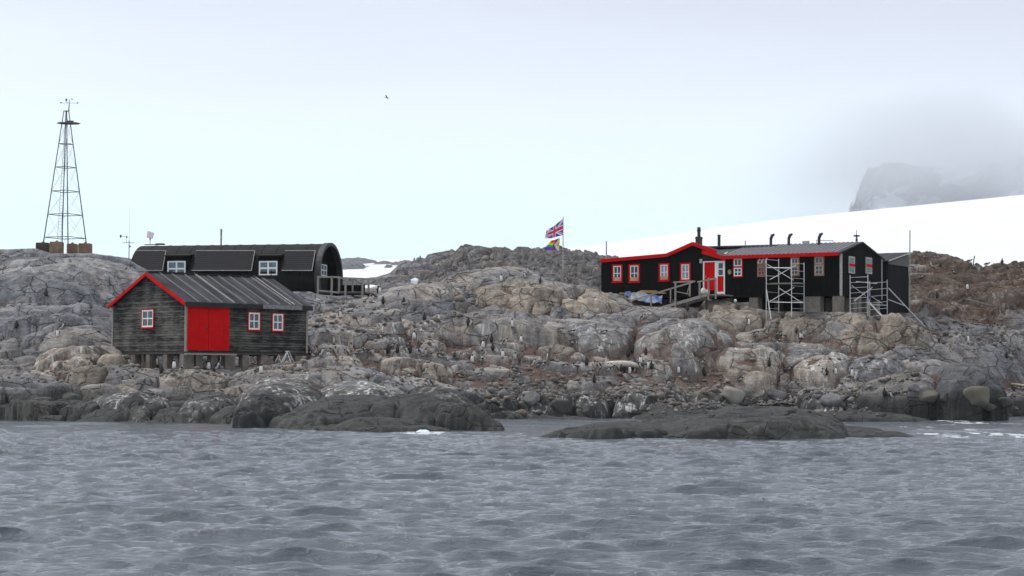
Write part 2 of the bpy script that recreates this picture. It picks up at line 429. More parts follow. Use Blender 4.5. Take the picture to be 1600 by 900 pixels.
rock(804, 566, 118, 16, 1.0, .6, 0, 2.2, tint=.7, guano=1.0)
rock(836, 573, 116.5, 18, 1.0, .8, 0, 2.2, tint=.6, guano=.8)
# left: pale rocks in front of the boathouse
rock(120, 540, 107.5, 68, 2.0, 2.0, 0, 2.7, tint=.7, guano=.6)
rock(175, 550, 106, 28, 1.2, 1.2, 0, 2.5, tint=.7)
rock(55, 578, 104.5, 52, 2.0, 1.5, 0, 3.0, tint=.7, guano=.5)
rock(155, 574, 104, 56, 1.8, 1.4, 0, 3.0, tint=.8)
rock(310, 579, 101.5, 70, 1.8, 1.5, 0, 2.8, tint=.6, guano=.3)
rock(200, 602, 101.5, 130, 1.8, 1.2, 2, 3.0, tint=.6, guano=.3)
rock(395, 586, 101.5, 60, 2.0, 1.4, 2, 2.6, tint=.3, guano=.3)
# upper left slope
rock(185, 405, 140, 55, 5.0, 3.4, -4, 2.3)
rock(95, 402, 145, 60, 5.0, 2.6, 0, 2.4)
rock(20, 392, 148, 65, 5.0, 3.0, 0, 2.4)
rock(60, 440, 131, 50, 3.0, 2.2, 10, 2.3)
rock(150, 500, 118, 38, 2.4, 2.4, -10, 2.3)
rock(82, 482, 121, 28, 1.8, 1.6, 0, 2.4, tint=.3)
rock(130, 448, 128, 50, 2.4, 2.0, 5, 2.3)
rock(20, 455, 126, 45, 2.6, 2.2, -18, 2.3)

# roughness, joints and cracks as geometry
sk = GX * 0.9 + GY * 0.35; sk2 = GY * 0.9 - GX * 0.3
rough = 0.05 + 0.17 * ridge + 0.10 * hillR + 0.03 * leftup
rough = np.where(DARK > 0.5, 0.025, rough)
Z = Z + (fbm(GX / 0.8, GY / 0.8, 5, 77, 0.6) - 0.5) * 2 * rough * smooth(-1, 0.2, Z)
def cells(x, y, seed):
    xi = np.floor(x); yi = np.floor(y)
    f1 = np.full(x.shape, 9.0); f2 = np.full(x.shape, 9.0)
    for a in (-1, 0, 1):
        for b in (-1, 0, 1):
            ox = xi + a; oy = yi + b
            d = np.hypot(ox + _hash(ox, oy, seed) - x, oy + _hash(ox, oy, seed + 1) - y)
            f2 = np.where(d < f1, f1, np.where(d < f2, d, f2)); f1 = np.minimum(f1, d)
    return f1, f2
f1, f2 = cells(sk / 3.4 + W1 * 0.8, sk2 / 1.9 + Z * 0.6 + W2 * 0.8, 61)
crack = 1 - smooth(0.0, 0.055, f2 - f1)
f1b, f2b = cells(sk / 1.3 + W1, sk2 / 0.9 + Z * 1.0, 67)
crack2 = (1 - smooth(0.0, 0.09, f2b - f1b)) * (0.25 + 0.75 * np.maximum(np.maximum(ridge, hillR), houseR * 0.6))
above = smooth(-0.3, 0.3, Z)
# fractured slabs: each block is a tilted plane that steps against its neighbours
def blocks(x, y, seed):
    xi = np.floor(x); yi = np.floor(y); f1 = np.full(x.shape, 9.0); f2 = np.full(x.shape, 9.0); out = np.zeros_like(x)
    for a in (-1, 0, 1):
        for b in (-1, 0, 1):
            ox = xi + a; oy = yi + b
            ux = x - ox - _hash(ox, oy, seed); uy = y - oy - _hash(ox, oy, seed + 1)
            d = np.abs(ux) * .8 + np.abs(uy) + .3 * np.hypot(ux, uy)
            v = (_hash(ox, oy, seed + 2) - .5) * ux * 1.6 + (_hash(ox, oy, seed + 3) - .62) * uy * 1.5 + (_hash(ox, oy, seed + 4) - .5) * .9
            w = d < f1
            f2 = np.where(w, f1, np.minimum(f2, d)); out = np.where(w, v, out); f1 = np.minimum(f1, d)
    return out, f2 - f1
bl1, e1 = blocks(sk / 2.9 + W1 * .35, sk2 / 1.8 + W2 * .35 + Z * .5, 801)
bl2, e2 = blocks(sk / 1.15 + W1 * .3, sk2 / .75 + W2 * .3 + Z * .6, 811)
ang = np.clip(1 - DARK * 1.3, 0.12, 1) * (1 - .5 * GUANO) * smooth(0.25, 0.6, fbm(GX / 6, GY / 5, 2, 821))
Z = Z + above * ang * (bl1 * 0.30 - (1 - smooth(0, .07, e1)) * .16)
Z = Z + above * (ang * .28 + .6 * ridge + .45 * hillR) * (bl2 * 0.16 - (1 - smooth(0, .10, e2)) * .07)
# open gaps where one rock meets the next
er = np.zeros_like(Z)
er[:, 1:] = np.maximum(er[:, 1:], (np.abs(RID[:, 1:] - RID[:, :-1]) > 0.01))
er[1:, :] = np.maximum(er[1:, :], (np.abs(RID[1:, :] - RID[:-1, :]) > 0.01))
er = np.clip(boxblur(er, 1, 1) * 2.2, 0, 1)
Z = Z - above * er * (0.26 - 0.19 * DARK) * smooth(0.30, 0.55, fbm(GX / 1.8, GY / 1.8, 3, 75))
# sharpen the relief
Z = Z + above * 0.55 * np.clip(Z - boxblur(boxblur(Z, 5, 5), 5, 5), -.5, .5)
rdg_ = 1 - np.abs(fbm(sk / 1.6, sk2 / 0.8, 4, 79, 0.6) * 2 - 1) * 3
Z = Z - above * np.clip(rdg_, 0, 1) ** 3 * (0.03 + 0.09 * ridge + 0.08 * hillR) * (1 - .6 * DARK)
ckm = smooth(0.48, 0.6, fbm(GX / 4, GY / 4, 3, 71))
Z = Z - above * (crack * 0.22 * ckm + crack2 * 0.09 * smooth(0.45, 0.6, fbm(GX / 3, GY / 3, 3, 73)))

# level ground under and in front of the buildings, and the crest below the mast
def keep_below(px0, px1, ya, yb, pts):
    lim = zpy(pxv, np.interp(pxv, [q[0] for q in pts], [q[1] for q in pts])[None, :] * np.ones((NR, 1)), GY)
    w = (smooth(px0 - 8, px0 + 8, pxv) * (1 - smooth(px1 - 8, px1 + 8, pxv)))[None, :] * smooth(ya - .6, ya + .6, GY) * (1 - smooth(yb - .6, yb + .6, GY))
    lim = lim + (fbm(GX / .7, GY / .7, 3, 88) - .5) * .14
    return Z - w * np.maximum(Z - lim, 0)
Z = keep_below(-700, 228, 134, 160, [(0, 390), (55, 389), (80, 397), (140, 396.5), (200, 404), (228, 412)])
Z = keep_below(188, 492, 99.5, 116, [(188, 552), (204, 562), (220, 576), (290, 577), (400, 573), (480, 563), (492, 561)])
Z = keep_below(232, 492, 116.5, 135, [(232, 412), (255, 425), (270, 436), (486, 446)])
Z = keep_below(490, 700, 143, 182, [(490, 432), (540, 434), (560, 436), (590, 433), (610, 426), (622, 414), (640, 405), (657, 399), (700, 391)])
Z = keep_below(486, 590, 130, 142, [(486, 458), (520, 463), (590, 464)])
Z = keep_below(936, 1110, 133.5, 141, [(936, 458), (1040, 462), (1110, 467)])
Z = keep_below(952, 1098, 126.5, 135.5, [(952, 462), (975, 467), (992, 478), (1030, 480), (1098, 481)])
Z = keep_below(1085, 1440, 124.6, 139, [(1085, 466), (1130, 469), (1165, 480), (1200, 486), (1440, 490)])
# soil settles in hollows
conc = boxblur(boxblur(Z, 9, 9), 9, 9) - Z
flat = 1 - smooth(0.5, 1.3, np.abs(np.gradient(Z, axis=0)) / np.gradient(Yv)[:, None])
nz = fbm(GX / 2.2, GY / 2.2, 4, 91)
bar = 0.02 - 0.15 * terrace - 0.16 * hillR * (nz > 0.45) + 0.10 * leftup + 0.07 * ridge - 0.05 * houseR
SOIL = smooth(bar, bar + 0.08, conc + (nz - 0.5) * 0.22) * (0.5 + 0.5 * flat) * smooth(1.2, 2.0, Z)
SOIL = np.where(DARK > 0.5, 0, SOIL)
# second colouring: brownish rock where there are penguins and on the right
brown = np.clip(0.85 * hillR + 0.4 * terrace + 0.5 * houseR + 0.28 * smooth(480, 560, GPX) * (GY > 118) * (1 - ridge) * (1 - hillR) + TINT * 0.8
                + 0.35 * (1 - smooth(470, 560, GPX)) * (1 - smooth(109, 116, GY)) + 0.04, 0, 1)
brown = np.where(ridge > 0.5, 0.22 + 0.3 * nz, brown)
brown = np.clip(brown + (fbm(GX / 1.5, GY / 1.5, 4, 95) - 0.5) * 0.9 + (RID - 0.5) * 0.4, 0, 1)
wetline = 0.9 + 0.9 * fbm(GX / 3, GY / 3, 3, 99) + DARK * 0.9
WET = (1 - smooth(wetline - 0.35, wetline + 0.45, Z)) 
WET = np.clip(np.maximum(WET, DARK * 0.9), 0, 1)
colony = np.clip(terrace + 0.5 * hillR + 0.35 * smooth(480, 520, GPX) * (1 - smooth(1300, 1400, GPX)) * smooth(118, 120, GY) * (1 - smooth(134, 136, GY)), 0, 1)
GU = np.clip(GUANO * 1.1 + 0.05 + 0.6 * colony * smooth(0.42, 0.62, fbm(GX / 1.4, GY / 1.4, 3, 55)), 0, 1)
def lerp(a, b, t): return a[None, None, :] * (1 - t[..., None]) + b[None, None, :] * t[..., None]
GREY = np.array([0.150, 0.153, 0.166]); GREY2 = np.array([0.330, 0.332, 0.345]); BRN = np.array([0.185, 0.160, 0.132]); BRN2 = np.array([0.345, 0.290, 0.235])
g = lerp(GREY, GREY2, np.clip(RID * 0.8 + (fbm(GX / 0.7, GY / 0.7, 4, 12) - 0.5) * 1.2, 0, 1))
bcol = lerp(BRN, BRN2, np.clip(0.9 * RID + (fbm(GX / 0.6, GY / 0.6, 4, 14) - 0.5) * 1.4, 0, 1))
C = g * (1 - brown[..., None]) + bcol * brown[..., None]
C = C * (1 - 0.30 * ridge[..., None] - 0.56 * hillR[..., None])
C = C * (1 - hillR[..., None]) + C * np.array([1.02, .86, .80]) * hillR[..., None]
WC = lerp(np.array([0.021, 0.022, 0.025]), np.array([0.040, 0.041, 0.034]), np.clip(fbm(GX / 1.8, GY / 1.8 + Z, 4, 17) * 1.6 - 0.4, 0, 1))
C = C * (1 - WET[..., None]) + WC * WET[..., None]
Zf = Z
ter_attr = {'rockcol': C.reshape(-1, 3), 'soil': SOIL.ravel(), 'guano': (GU * (1 - SOIL * 0.5)).ravel(), 'wet': WET.ravel()}

def ground_z(x, y):
    s = x / y
    fi = (s - S0) / (S1 - S0) * (NC - 1); i = int(min(max(fi, 0), NC - 2)); a = fi - i
    j = int(min(max(np.searchsorted(Yv, y) - 1, 0), NR - 2)); b = (y - Yv[j]) / (Yv[j + 1] - Yv[j])
    return float((Zf[j, i] * (1 - a) + Zf[j, i + 1] * a) * (1 - b) + (Zf[j + 1, i] * (1 - a) + Zf[j + 1, i + 1] * a) * b)
def hit(px, py, ymin=66):
    """the point of the ground seen at a photo pixel"""
    d = ray(px, py)
    j0 = int(np.searchsorted(Yv, ymin))
    Ys = Yv[j0:]
    xs = CAM.x + d.x / d.y * Ys; zs = CAM.z + d.z / d.y * Ys
    i = np.clip(np.round((xs / Ys - S0) / (S1 - S0) * (NC - 1)).astype(int), 0, NC - 1)
    g_ = Zf[np.arange(j0, NR), i]
    k = np.argmax(g_ >= zs)
    if g_[k] < zs[k]:
        k = int(np.argmin(np.where(Ys < 178, zs - g_, 99)))
    return Vector((float(xs[k]), float(Ys[k]), float(g_[k])))

# ------------------------------------------------------------------ rock material
def rock_material():
    m = bpy.data.materials.new('bedrock'); m.use_nodes = True
    t = m.node_tree; b = t.nodes['Principled BSDF']
    L = t.links.new
    def attr(n):
        a = N(t, 'ShaderNodeAttribute'); a.attribute_name = n; return a
    geo = N(t, 'ShaderNodeNewGeometry')
    pos = geo.outputs['Position']
    def noise(scale, detail=5, rough=0.6, vec=pos, dist=0.0):
        n = N(t, 'ShaderNodeTexNoise'); n.inputs['Scale'].default_value = scale; n.inputs['Detail'].default_value = detail
        n.inputs['Roughness'].default_value = rough; n.inputs['Distortion'].default_value = dist
        L(vec, n.inputs['Vector']); return n.outputs['Fac']
    def mapr(x, a, b_, c=0.0, d=1.0):
        n = N(t, 'ShaderNodeMapRange'); n.interpolation_type = 'SMOOTHSTEP'
        for k, v in (('From Min', a), ('From Max', b_), ('To Min', c), ('To Max', d)): n.inputs[k].default_value = v
        L(x, n.inputs['Value']); return n.outputs[0]
    def mul(x, y):
        n = N(t, 'ShaderNodeMath', operation='MULTIPLY')
        for i, v in enumerate((x, y)):
            if isinstance(v, (int, float)): n.inputs[i].default_value = v
            else: L(v, n.inputs[i])
        return n.outputs[0]
    def mixc(f, a, c):
        n = N(t, 'ShaderNodeMix', data_type='RGBA'); L(f, n.inputs['Factor'])
        for k, v in (('A', a), ('B', c)):
            if isinstance(v, tuple): n.inputs[k].default_value = (*v, 1)
            else: L(v, n.inputs[k])
        return n.outputs['Result']
    def mapping(sx, sy, sz, rot=(0, 0, 0)):
        n = N(t, 'ShaderNodeMapping'); n.inputs['Scale'].default_value = (sx, sy, sz); n.inputs['Rotation'].default_value = rot
        L(pos, n.inputs['Vector']); return n.outputs[0]
    # mottling of the stone
    n1 = noise(1.6, 8, 0.68); n2 = noise(9.0, 6, 0.7)
    base = attr('rockcol').outputs['Vector']
    f = N(t, 'ShaderNodeMath', operation='MULTIPLY_ADD'); L(mapr(n1, 0.3, 0.7, -0.30, 0.30), f.inputs[0]); f.inputs[1].default_value = 1; f.inputs[2].default_value = 1.0
    f2 = N(t, 'ShaderNodeMath', operation='ADD'); L(f.outputs[0], f2.inputs[0]); L(mapr(n2, 0.3, 0.7, -0.26, 0.26), f2.inputs[1])
    wt = attr('wet').outputs['Fac']
    cal = N(t, 'ShaderNodeMix', data_type='FLOAT'); L(mapr(wt, 0.3, 1.0, 0.0, 0.6), cal.inputs['Factor']); L(f2.outputs[0], cal.inputs['A']); cal.inputs['B'].default_value = 1.0
    vs = N(t, 'ShaderNodeVectorMath', operation='SCALE'); L(base, vs.inputs[0]); L(cal.outputs['Result'], vs.inputs['Scale'])
    col = vs.outputs[0]
    # faint layering
    lay = noise(1.0, 5, 0.6, mapping(0.7, 0.7, 9.0, (0.12, 0.2, 0)), 0.4)
    vs2 = N(t, 'ShaderNodeVectorMath', operation='SCALE'); L(col, vs2.inputs[0]); L(mapr(lay, 0.35, 0.65, 0.86, 1.12), vs2.inputs['Scale']); col = vs2.outputs[0]
    # lichen-orange and rust stains
    rust = mapr(noise(0.9, 5, 0.6, mapping(1, 1, 0.5)), 0.66, 0.74)
    col = mixc(mul(mul(rust, 0.35), mapr(attr('wet').outputs['Fac'], 0.1, 0.6, 1.0, 0.0)), col, (0.24, 0.12, 0.075))
    # thin joints
    vor = N(t, 'ShaderNodeTexVoronoi'); vor.feature = 'DISTANCE_TO_EDGE'; vor.inputs['Scale'].default_value = 0.62
    vadd = N(t, 'ShaderNodeMixRGB', blend_type='ADD'); vadd.inputs[0].default_value = 0.35
    nn = N(t, 'ShaderNodeTexNoise'); nn.inputs['Scale'].default_value = 1.4; nn.inputs['Detail'].default_value = 4; L(pos, nn.inputs['Vector'])
    L(mapping(1.0, 0.8, 1.7, (0.25, -0.3, 0.3)), vadd.inputs[1]); L(nn.outputs['Color'], vadd.inputs[2]); L(vadd.outputs[0], vor.inputs['Vector'])
    joint = mul(mapr(vor.outputs['Distance'], 0.002, 0.028, 1.0, 0.0), mapr(noise(0.35, 4, 0.6), 0.42, 0.52))
    vor2 = N(t, 'ShaderNodeTexVoronoi'); vor2.feature = 'DISTANCE_TO_EDGE'; vor2.inputs['Scale'].default_value = 1.9; L(vadd.outputs[0], vor2.inputs['Vector'])
    joint2 = mul(mapr(vor2.outputs['Distance'], 0.004, 0.04, 1.0, 0.0), mapr(noise(0.55, 4, 0.6), 0.56, 0.66))
    jm = N(t, 'ShaderNodeMath', operation='MAXIMUM'); L(joint, jm.inputs[0]); L(joint2, jm.inputs[1])
    col = mixc(mul(jm.outputs[0], 0.7), col, (0.045, 0.038, 0.034))
    # guano: streaks running downhill
    st = noise(1.0, 4, 0.6, mapping(4.5, 4.5, 0.5), 0.25)
    st2 = noise(1.0, 3, 0.5, mapping(1.1, 1.1, 0.9))
    gs = N(t, 'ShaderNodeMath', operation='ADD'); L(mapr(st, 0.50, 0.64), gs.inputs[0]); gs.inputs[1].default_value = 0.12
    gm = mul(mul(gs.outputs[0], mapr(st2, 0.38, 0.58)), attr('guano').outputs['Fac'])
    col = mixc(mul(gm, 0.9), col, (0.66, 0.645, 0.62))
    # trodden red-brown soil with pebbles
    soiln = noise(14, 5, 0.75)
    sc = mixc(mapr(soiln, 0.35, 0.68), (0.062, 0.034, 0.027), (0.165, 0.098, 0.078))
    peb = mapr(noise(24, 2, 0.5), 0.62, 0.68)
    sc = mixc(mul(peb, 0.55), sc, (0.33, 0.29, 0.27))
    sm = mapr(attr('soil').outputs['Fac'], 0.2, 0.75)
    col = mixc(mul(sm, 0.88), col, sc)
    L(col, b.inputs['Base Color'])
    wet = attr('wet').outputs['Fac']
    L(mapr(wet, 0.2, 1.0, 0.85, 0.6), b.inputs['Roughness'])
    b.inputs['Specular IOR Level'].default_value = 0.22
    # relief
    h1 = noise(2.2, 10, 0.66); h2 = noise(12, 8, 0.7)
    bm1 = N(t, 'ShaderNodeBump'); bm1.inputs['Distance'].default_value = 0.18; L(mapr(wet, 0.3, 1.0, 0.9, 0.4), bm1.inputs['Strength']); L(h1, bm1.inputs['Height'])
    bm2 = N(t, 'ShaderNodeBump'); bm2.inputs['Distance'].default_value = 0.06; L(mapr(wet, 0.3, 1.0, 0.8, 0.4), bm2.inputs['Strength']); L(h2, bm2.inputs['Height']); L(bm1.outputs[0], bm2.inputs['Normal'])
    bm3 = N(t, 'ShaderNodeBump'); bm3.invert = True; bm3.inputs['Distance'].default_value = 0.09; bm3.inputs['Strength'].default_value = 0.9
    L(jm.outputs[0], bm3.inputs['Height']); L(bm2.outputs[0], bm3.inputs['Normal'])
    L(bm3.outputs[0], b.inputs['Normal'])
    return m
ROCKM = rock_material()
V = np.stack([GX, GY, Zf], axis=-1).reshape(-1, 3)
terrain = link_mesh('rocky_ground', V, grid_faces(NR, NC), ROCKM, attrs=ter_attr)
terrain['kind'] = 'structure'

# ------------------------------------------------------------------ far snow slope with a few rock outcrops
def snow_material():
    m = mat('snow', (0.76, 0.775, 0.81), rough=0.75, var=0.03, scale=0.03, bump=0.25, bscale=0.15, spec=0.2)
    return m
SNOW = snow_material()
sY = np.concatenate([np.linspace(225, 420, 60), np.linspace(430, 980, 90), np.linspace(1000, 1500, 12)])
ss = np.linspace(-0.75, 0.75, 500)
spx = 800 + F * ss
crest_py = np.interp(spx, [-1500, 300, 530, 640, 760, 920, 1200, 1250, 1450, 1600, 2300, 3100], [430, 415, 406, 406, 398, 383, 345, 339, 319.5, 304.5, 240, 200])
cz = zpy(spx, crest_py, 900)
SZ = np.empty((len(sY), len(ss)))
for i in range(len(ss)):
    SZ[:, i] = np.interp(sY, [225, 300, 420, 900, 1050, 1500], [-1.5, 4, cz[i] * 0.40, cz[i], cz[i] * 1.0, cz[i] * 0.6])
SX = sY[:, None] * ss[None, :]; SYY = np.repeat(sY[:, None], len(ss), 1)
SZ = SZ + (fbm(SX / 60, SYY / 60, 3, 201) - 0.5) * 3 * smooth(230, 400, SYY) * (1 - 0.8 * smooth(820, 900, SYY))
snow = link_mesh('snow_slope', np.stack([SX, SYY, SZ], -1).reshape(-1, 3), grid_faces(len(sY), len(ss)), SNOW)
snow['kind'] = 'structure'

def heap(name, cx, cy, rx, ry, H, m, seed, n=40, base=None, kind='structure', rough_=0.5, attrs=False):
    """low mound with a ragged top and real thickness"""
    u = np.linspace(-1.1, 1.1, n * 2); v = np.linspace(-1.1, 1.1, n)
    U, Vv = np.meshgrid(u, v)
    r = U ** 2 + Vv ** 2 + (fbm(U * 2 + seed, Vv * 2, 3, seed) - 0.5) * 0.9
    prof = np.clip(1 - r, -0.3, 1); prof = np.sign(prof) * np.abs(prof) ** 0.6
    X = cx + U * rx; Y = cy + Vv * ry
    Zz = prof * H + (fbm(X / rx * 7, Y / ry * 7, 4, seed + 3) - 0.5) * H * rough_
    b0 = base(X, Y) if base else 0
    o = link_mesh(name, np.stack([X, Y, Zz + b0], -1).reshape(-1, 3), grid_faces(n, n * 2), m)
    if kind: o['kind'] = kind
    return o
FARROCK = mat('far_rock', (0.16, 0.165, 0.18), rough=0.9, var=0.4, scale=0.4, bump=0.4, bscale=0.8)
def snow_z(x, y):
    i = np.clip(((x / y - ss[0]) / (ss[1] - ss[0])).astype(int), 0, len(ss) - 1); j = np.clip(np.searchsorted(sY, y), 0, len(sY) - 1)
    return SZ[j, i]
for k, (px, py, wpx, hpx, Y) in enumerate([(555, 409, 34, 7, 520), (545, 415.5, 26, 5, 470), (599, 411, 13, 3.4, 560), (607, 416, 4, 2, 470), (633, 413, 22, 6, 440)]):
    # depth where this ray meets the snow
    d = ray(px, py); best = None
    for yy in np.arange(260, 900, 2.0):
        zz = CAM_H + d.z / d.y * yy; xx = d.x / d.y * yy
        i_ = int((xx / yy - ss[0]) / (ss[1] - ss[0])); 
        zs_ = float(snow_z(np.array(xx), np.array(yy)))
        if zs_ >= zz: best = (xx, yy, zs_); break
    if not best: best = (d.x / d.y * Y, Y, CAM_H + d.z / d.y * Y)
    o = heap('rock_outcrop', best[0], best[1], wpx / F * best[1], 6 + wpx * 0.4, hpx / F * best[1] * 0.9, FARROCK, 300 + k, base=snow_z)

# ------------------------------------------------------------------ mountain wall behind the snow, its top in the cloud
mxs = np.linspace(560, 2300, 420); mys = np.linspace(0, 1, 140)
MU, MV = np.meshgrid(mxs, mys)
mY = 3000.0
edge = smooth(380, 640, MU + (fbm(MU / 40, MV * 5, 4, 411) - 0.5) * 60)
topz = 415 + (fbm(MU / 240, MV * 0 + 1, 4, 401) - 0.5) * 50
MZ = (MV ** 1.1) * topz * edge - 30
MYY = mY + MV * 260 + (fbm(MU / 60, MV * 6, 5, 405) - 0.5) * 260 + (1 - edge) * 150
mm = bpy.data.materials.new('hazed_mountain_rock'); mm.use_nodes = True
t_ = mm.node_tree; b_ = t_.nodes['Principled BSDF']; b_.inputs['Roughness'].default_value = 0.9; b_.inputs['Specular IOR Level'].default_value = 0.1
g_ = N(t_, 'ShaderNodeNewGeometry'); mp_ = N(t_, 'ShaderNodeMapping'); mp_.inputs['Scale'].default_value = (1, 1, 1.4)
t_.links.new(g_.outputs['Position'], mp_.inputs[0])
n_ = N(t_, 'ShaderNodeTexNoise'); n_.inputs['Scale'].default_value = 0.0047; n_.inputs['Detail'].default_value = 9; n_.inputs['Roughness'].default_value = 0.62
t_.links.new(mp_.outputs[0], n_.inputs['Vector'])
r_ = N(t_, 'ShaderNodeValToRGB'); r_.color_ramp.elements[0].position = 0.53; r_.color_ramp.elements[0].color = (0.070, 0.090, 0.140, 1)  # blue of the distant haze is put into the rock colour
r_.color_ramp.elements[1].position = 0.57; r_.color_ramp.elements[1].color = (0.8, 0.84, 0.9, 1)
t_.links.new(n_.outputs['Fac'], r_.inputs[0]); t_.links.new(r_.outputs[0], b_.inputs['Base Color'])
mount = link_mesh('mountain', (np.stack([MU, MYY, MZ - 2.2], -1) * 2.3333 + np.array([0, 0, 2.2])).reshape(-1, 3), grid_faces(140, 420), mm)
mount['kind'] = 'structure'

# air between: one even haze box
def closed_box(name, x0, x1, y0, y1, z0, z1, m):
    V = [(x0, y0, z0), (x1, y0, z0), (x1, y1, z0), (x0, y1, z0), (x0, y0, z1), (x1, y0, z1), (x1, y1, z1), (x0, y1, z1)]
    Fs = [(3, 2, 1, 0), (4, 5, 6, 7), (0, 1, 5, 4), (1, 2, 6, 5), (2, 3, 7, 6), (3, 0, 4, 7)]
    return link_mesh(name, V, Fs, m, smooth_=False)

hz = bpy.data.materials.new('haze'); hz.use_nodes = True
t_ = hz.node_tree; t_.nodes.clear()
vo = N(t_, 'ShaderNodeVolumePrincipled'); vo.inputs['Color'].default_value = (0.93, 0.96, 1.0, 1); vo.inputs['Density'].default_value = 0.00006; vo.inputs['Anisotropy'].default_value = 0.4
oo = N(t_, 'ShaderNodeOutputMaterial'); t_.links.new(vo.outputs[0], oo.inputs['Volume'])
haze = closed_box('haze', -6000, 8000, -120, 8000, -8, 1300, hz)
haze['kind'] = 'stuff'

cz_ = bpy.data.materials.new('cloud'); cz_.use_nodes = True
t_ = cz_.node_tree; t_.nodes.clear()
g_ = N(t_, 'ShaderNodeNewGeometry'); sp_ = N(t_, 'ShaderNodeSeparateXYZ'); k0_ = N(t_, 'ShaderNodeVectorMath', operation='SCALE'); k0_.inputs['Scale'].default_value = 1 / 2.3333; t_.links.new(g_.outputs['Position'], k0_.inputs[0]); t_.links.new(k0_.outputs[0], sp_.inputs[0]); spx_ = sp_.outputs['X']
n_ = N(t_, 'ShaderNodeTexNoise'); n_.inputs['Scale'].default_value = 0.0045; n_.inputs['Detail'].default_value = 3; t_.links.new(k0_.outputs[0], n_.inputs['Vector'])
xs_ = N(t_, 'ShaderNodeMapRange'); xs_.interpolation_type = 'SMOOTHSTEP'
for k_, v_ in (('From Min', 640), ('From Max', 800), ('To Min', 0.0), ('To Max', 60.0)): xs_.inputs[k_].default_value = v_
t_.links.new(sp_.outputs['X'], xs_.inputs['Value'])
az_ = N(t_, 'ShaderNodeMath', operation='ADD'); t_.links.new(sp_.outputs['Z'], az_.inputs[0]); t_.links.new(xs_.outputs[0], az_.inputs[1])
ad = N(t_, 'ShaderNodeMath', operation='MULTIPLY_ADD'); ad.inputs[1].default_value = -120.0; t_.links.new(n_.outputs['Fac'], ad.inputs[0]); t_.links.new(az_.outputs[0], ad.inputs[2])
mr_ = N(t_, 'ShaderNodeMapRange'); mr_.interpolation_type = 'SMOOTHSTEP'
mr_.inputs['From Min'].default_value = 173; mr_.inputs['From Max'].default_value = 248; mr_.inputs['To Min'].default_value = 0.0; mr_.inputs['To Max'].default_value = 1.0
t_.links.new(ad.outputs[0], mr_.inputs['Value'])
def fade(src, a, b_):
    q = N(t_, 'ShaderNodeMapRange'); q.interpolation_type = 'SMOOTHSTEP'
    for k_, v_ in (('From Min', a), ('From Max', b_), ('To Min', 0.0), ('To Max', 1.0)): q.inputs[k_].default_value = v_
    t_.links.new(src, q.inputs['Value']); return q.outputs[0]
def mulv(a, b_):
    q = N(t_, 'ShaderNodeMath', operation='MULTIPLY'); t_.links.new(a, q.inputs[0])
    if isinstance(b_, float): q.inputs[1].default_value = b_
    else: t_.links.new(b_, q.inputs[1])
    return q.outputs[0]
dens_ = mulv(mulv(mulv(mr_.outputs[0], fade(ad.outputs[0], 345, 250)), mulv(fade(spx_, 300, 640), fade(spx_, 1900, 1100))), 0.0085)
veil_ = N(t_, 'ShaderNodeMath', operation='ADD'); t_.links.new(mulv(fade(sp_.outputs['Z'], 340, 250), 0.0019), veil_.inputs[1]); t_.links.new(mulv(dens_, 1.0), veil_.inputs[0])
dens_ = mulv(veil_.outputs[0], fade(spx_, 240, 500))
vo = N(t_, 'ShaderNodeVolumePrincipled'); vo.inputs['Color'].default_value = (0.97, 0.985, 1.0, 1); vo.inputs['Anisotropy'].default_value = 0.72; t_.links.new(dens_, vo.inputs['Density'])
oo = N(t_, 'ShaderNodeOutputMaterial'); t_.links.new(vo.outputs[0], oo.inputs['Volume'])
cloud = closed_box('cloud', 230, 4550, 5980, 6280, 467, 1290, cz_)
cloud['kind'] = 'stuff'

# ------------------------------------------------------------------ water
wY = [10.0]
while wY[-1] < 16000:
    y = wY[-1]
    wY.append(y + (max(0.055, min(0.14, y * y / 11000)) if y < 62 else 0.2 if y < 92 else 0.4 if y < 122 else (y - 118) * 0.15 + 1))
wY = np.array(wY); ws_ = np.linspace(-0.50, 0.50, 1250)
WX = wY[:, None] * ws_[None, :]; WYY = np.repeat(wY[:, None], len(ws_), 1)
widen = smooth(60, 400, WYY) * 3.0 + 1; WX = WX * widen
near = (1 - smooth(104, 135, WYY))
DX = np.zeros_like(WX); DY = np.zeros_like(WX); DZ = np.zeros_like(WX)
wr = np.random.default_rng(11)
gust = 0.55 + 0.9 * fbm(WX / 9, WYY / 14, 3, 601)
for k in range(84):
    lam = 0.28 * (20.0 ** (k / 83.0)) * wr.uniform(0.9, 1.1)          # 0.3 .. 6 m
    th = wr.normal(-0.15, 0.45 if lam < 1 else 0.30)                                       # travelling mostly toward the boat
    kx, ky = math.sin(th), -math.cos(th)
    kk = 2 * math.pi / lam
    steep = 0.046 if lam < 0.5 else 0.060 if lam < 1.3 else 0.022 if lam < 2.5 else 0.005
    a = steep / kk * wr.uniform(0.5, 1.3)
    ph = kk * (kx * WX + ky * WYY) + wr.uniform(0, 6.28)
    vis = near * (1 if lam > 1.2 else (1 - smooth(55, 95, WYY))) * (gust if lam < 3 else 1)
    DZ += a * np.cos(ph) * vis
    s_ = a * np.sin(ph) * vis * 1.1
    DX -= kx * s_; DY -= ky * s_
crestness = boxblur(DZ, 3, 3)
FO = 0.5 * smooth(0.66, 0.78, fbm(WX / 1.1, WYY / 2.2, 5, 640, 0.65)) * smooth(0.022, 0.034, (WX / WYY) - 0.186 + 0.03) * (1 - smooth(.275, .29, WX / WYY)) * smooth(74, 80, WYY) * (1 - smooth(100, 108, WYY))
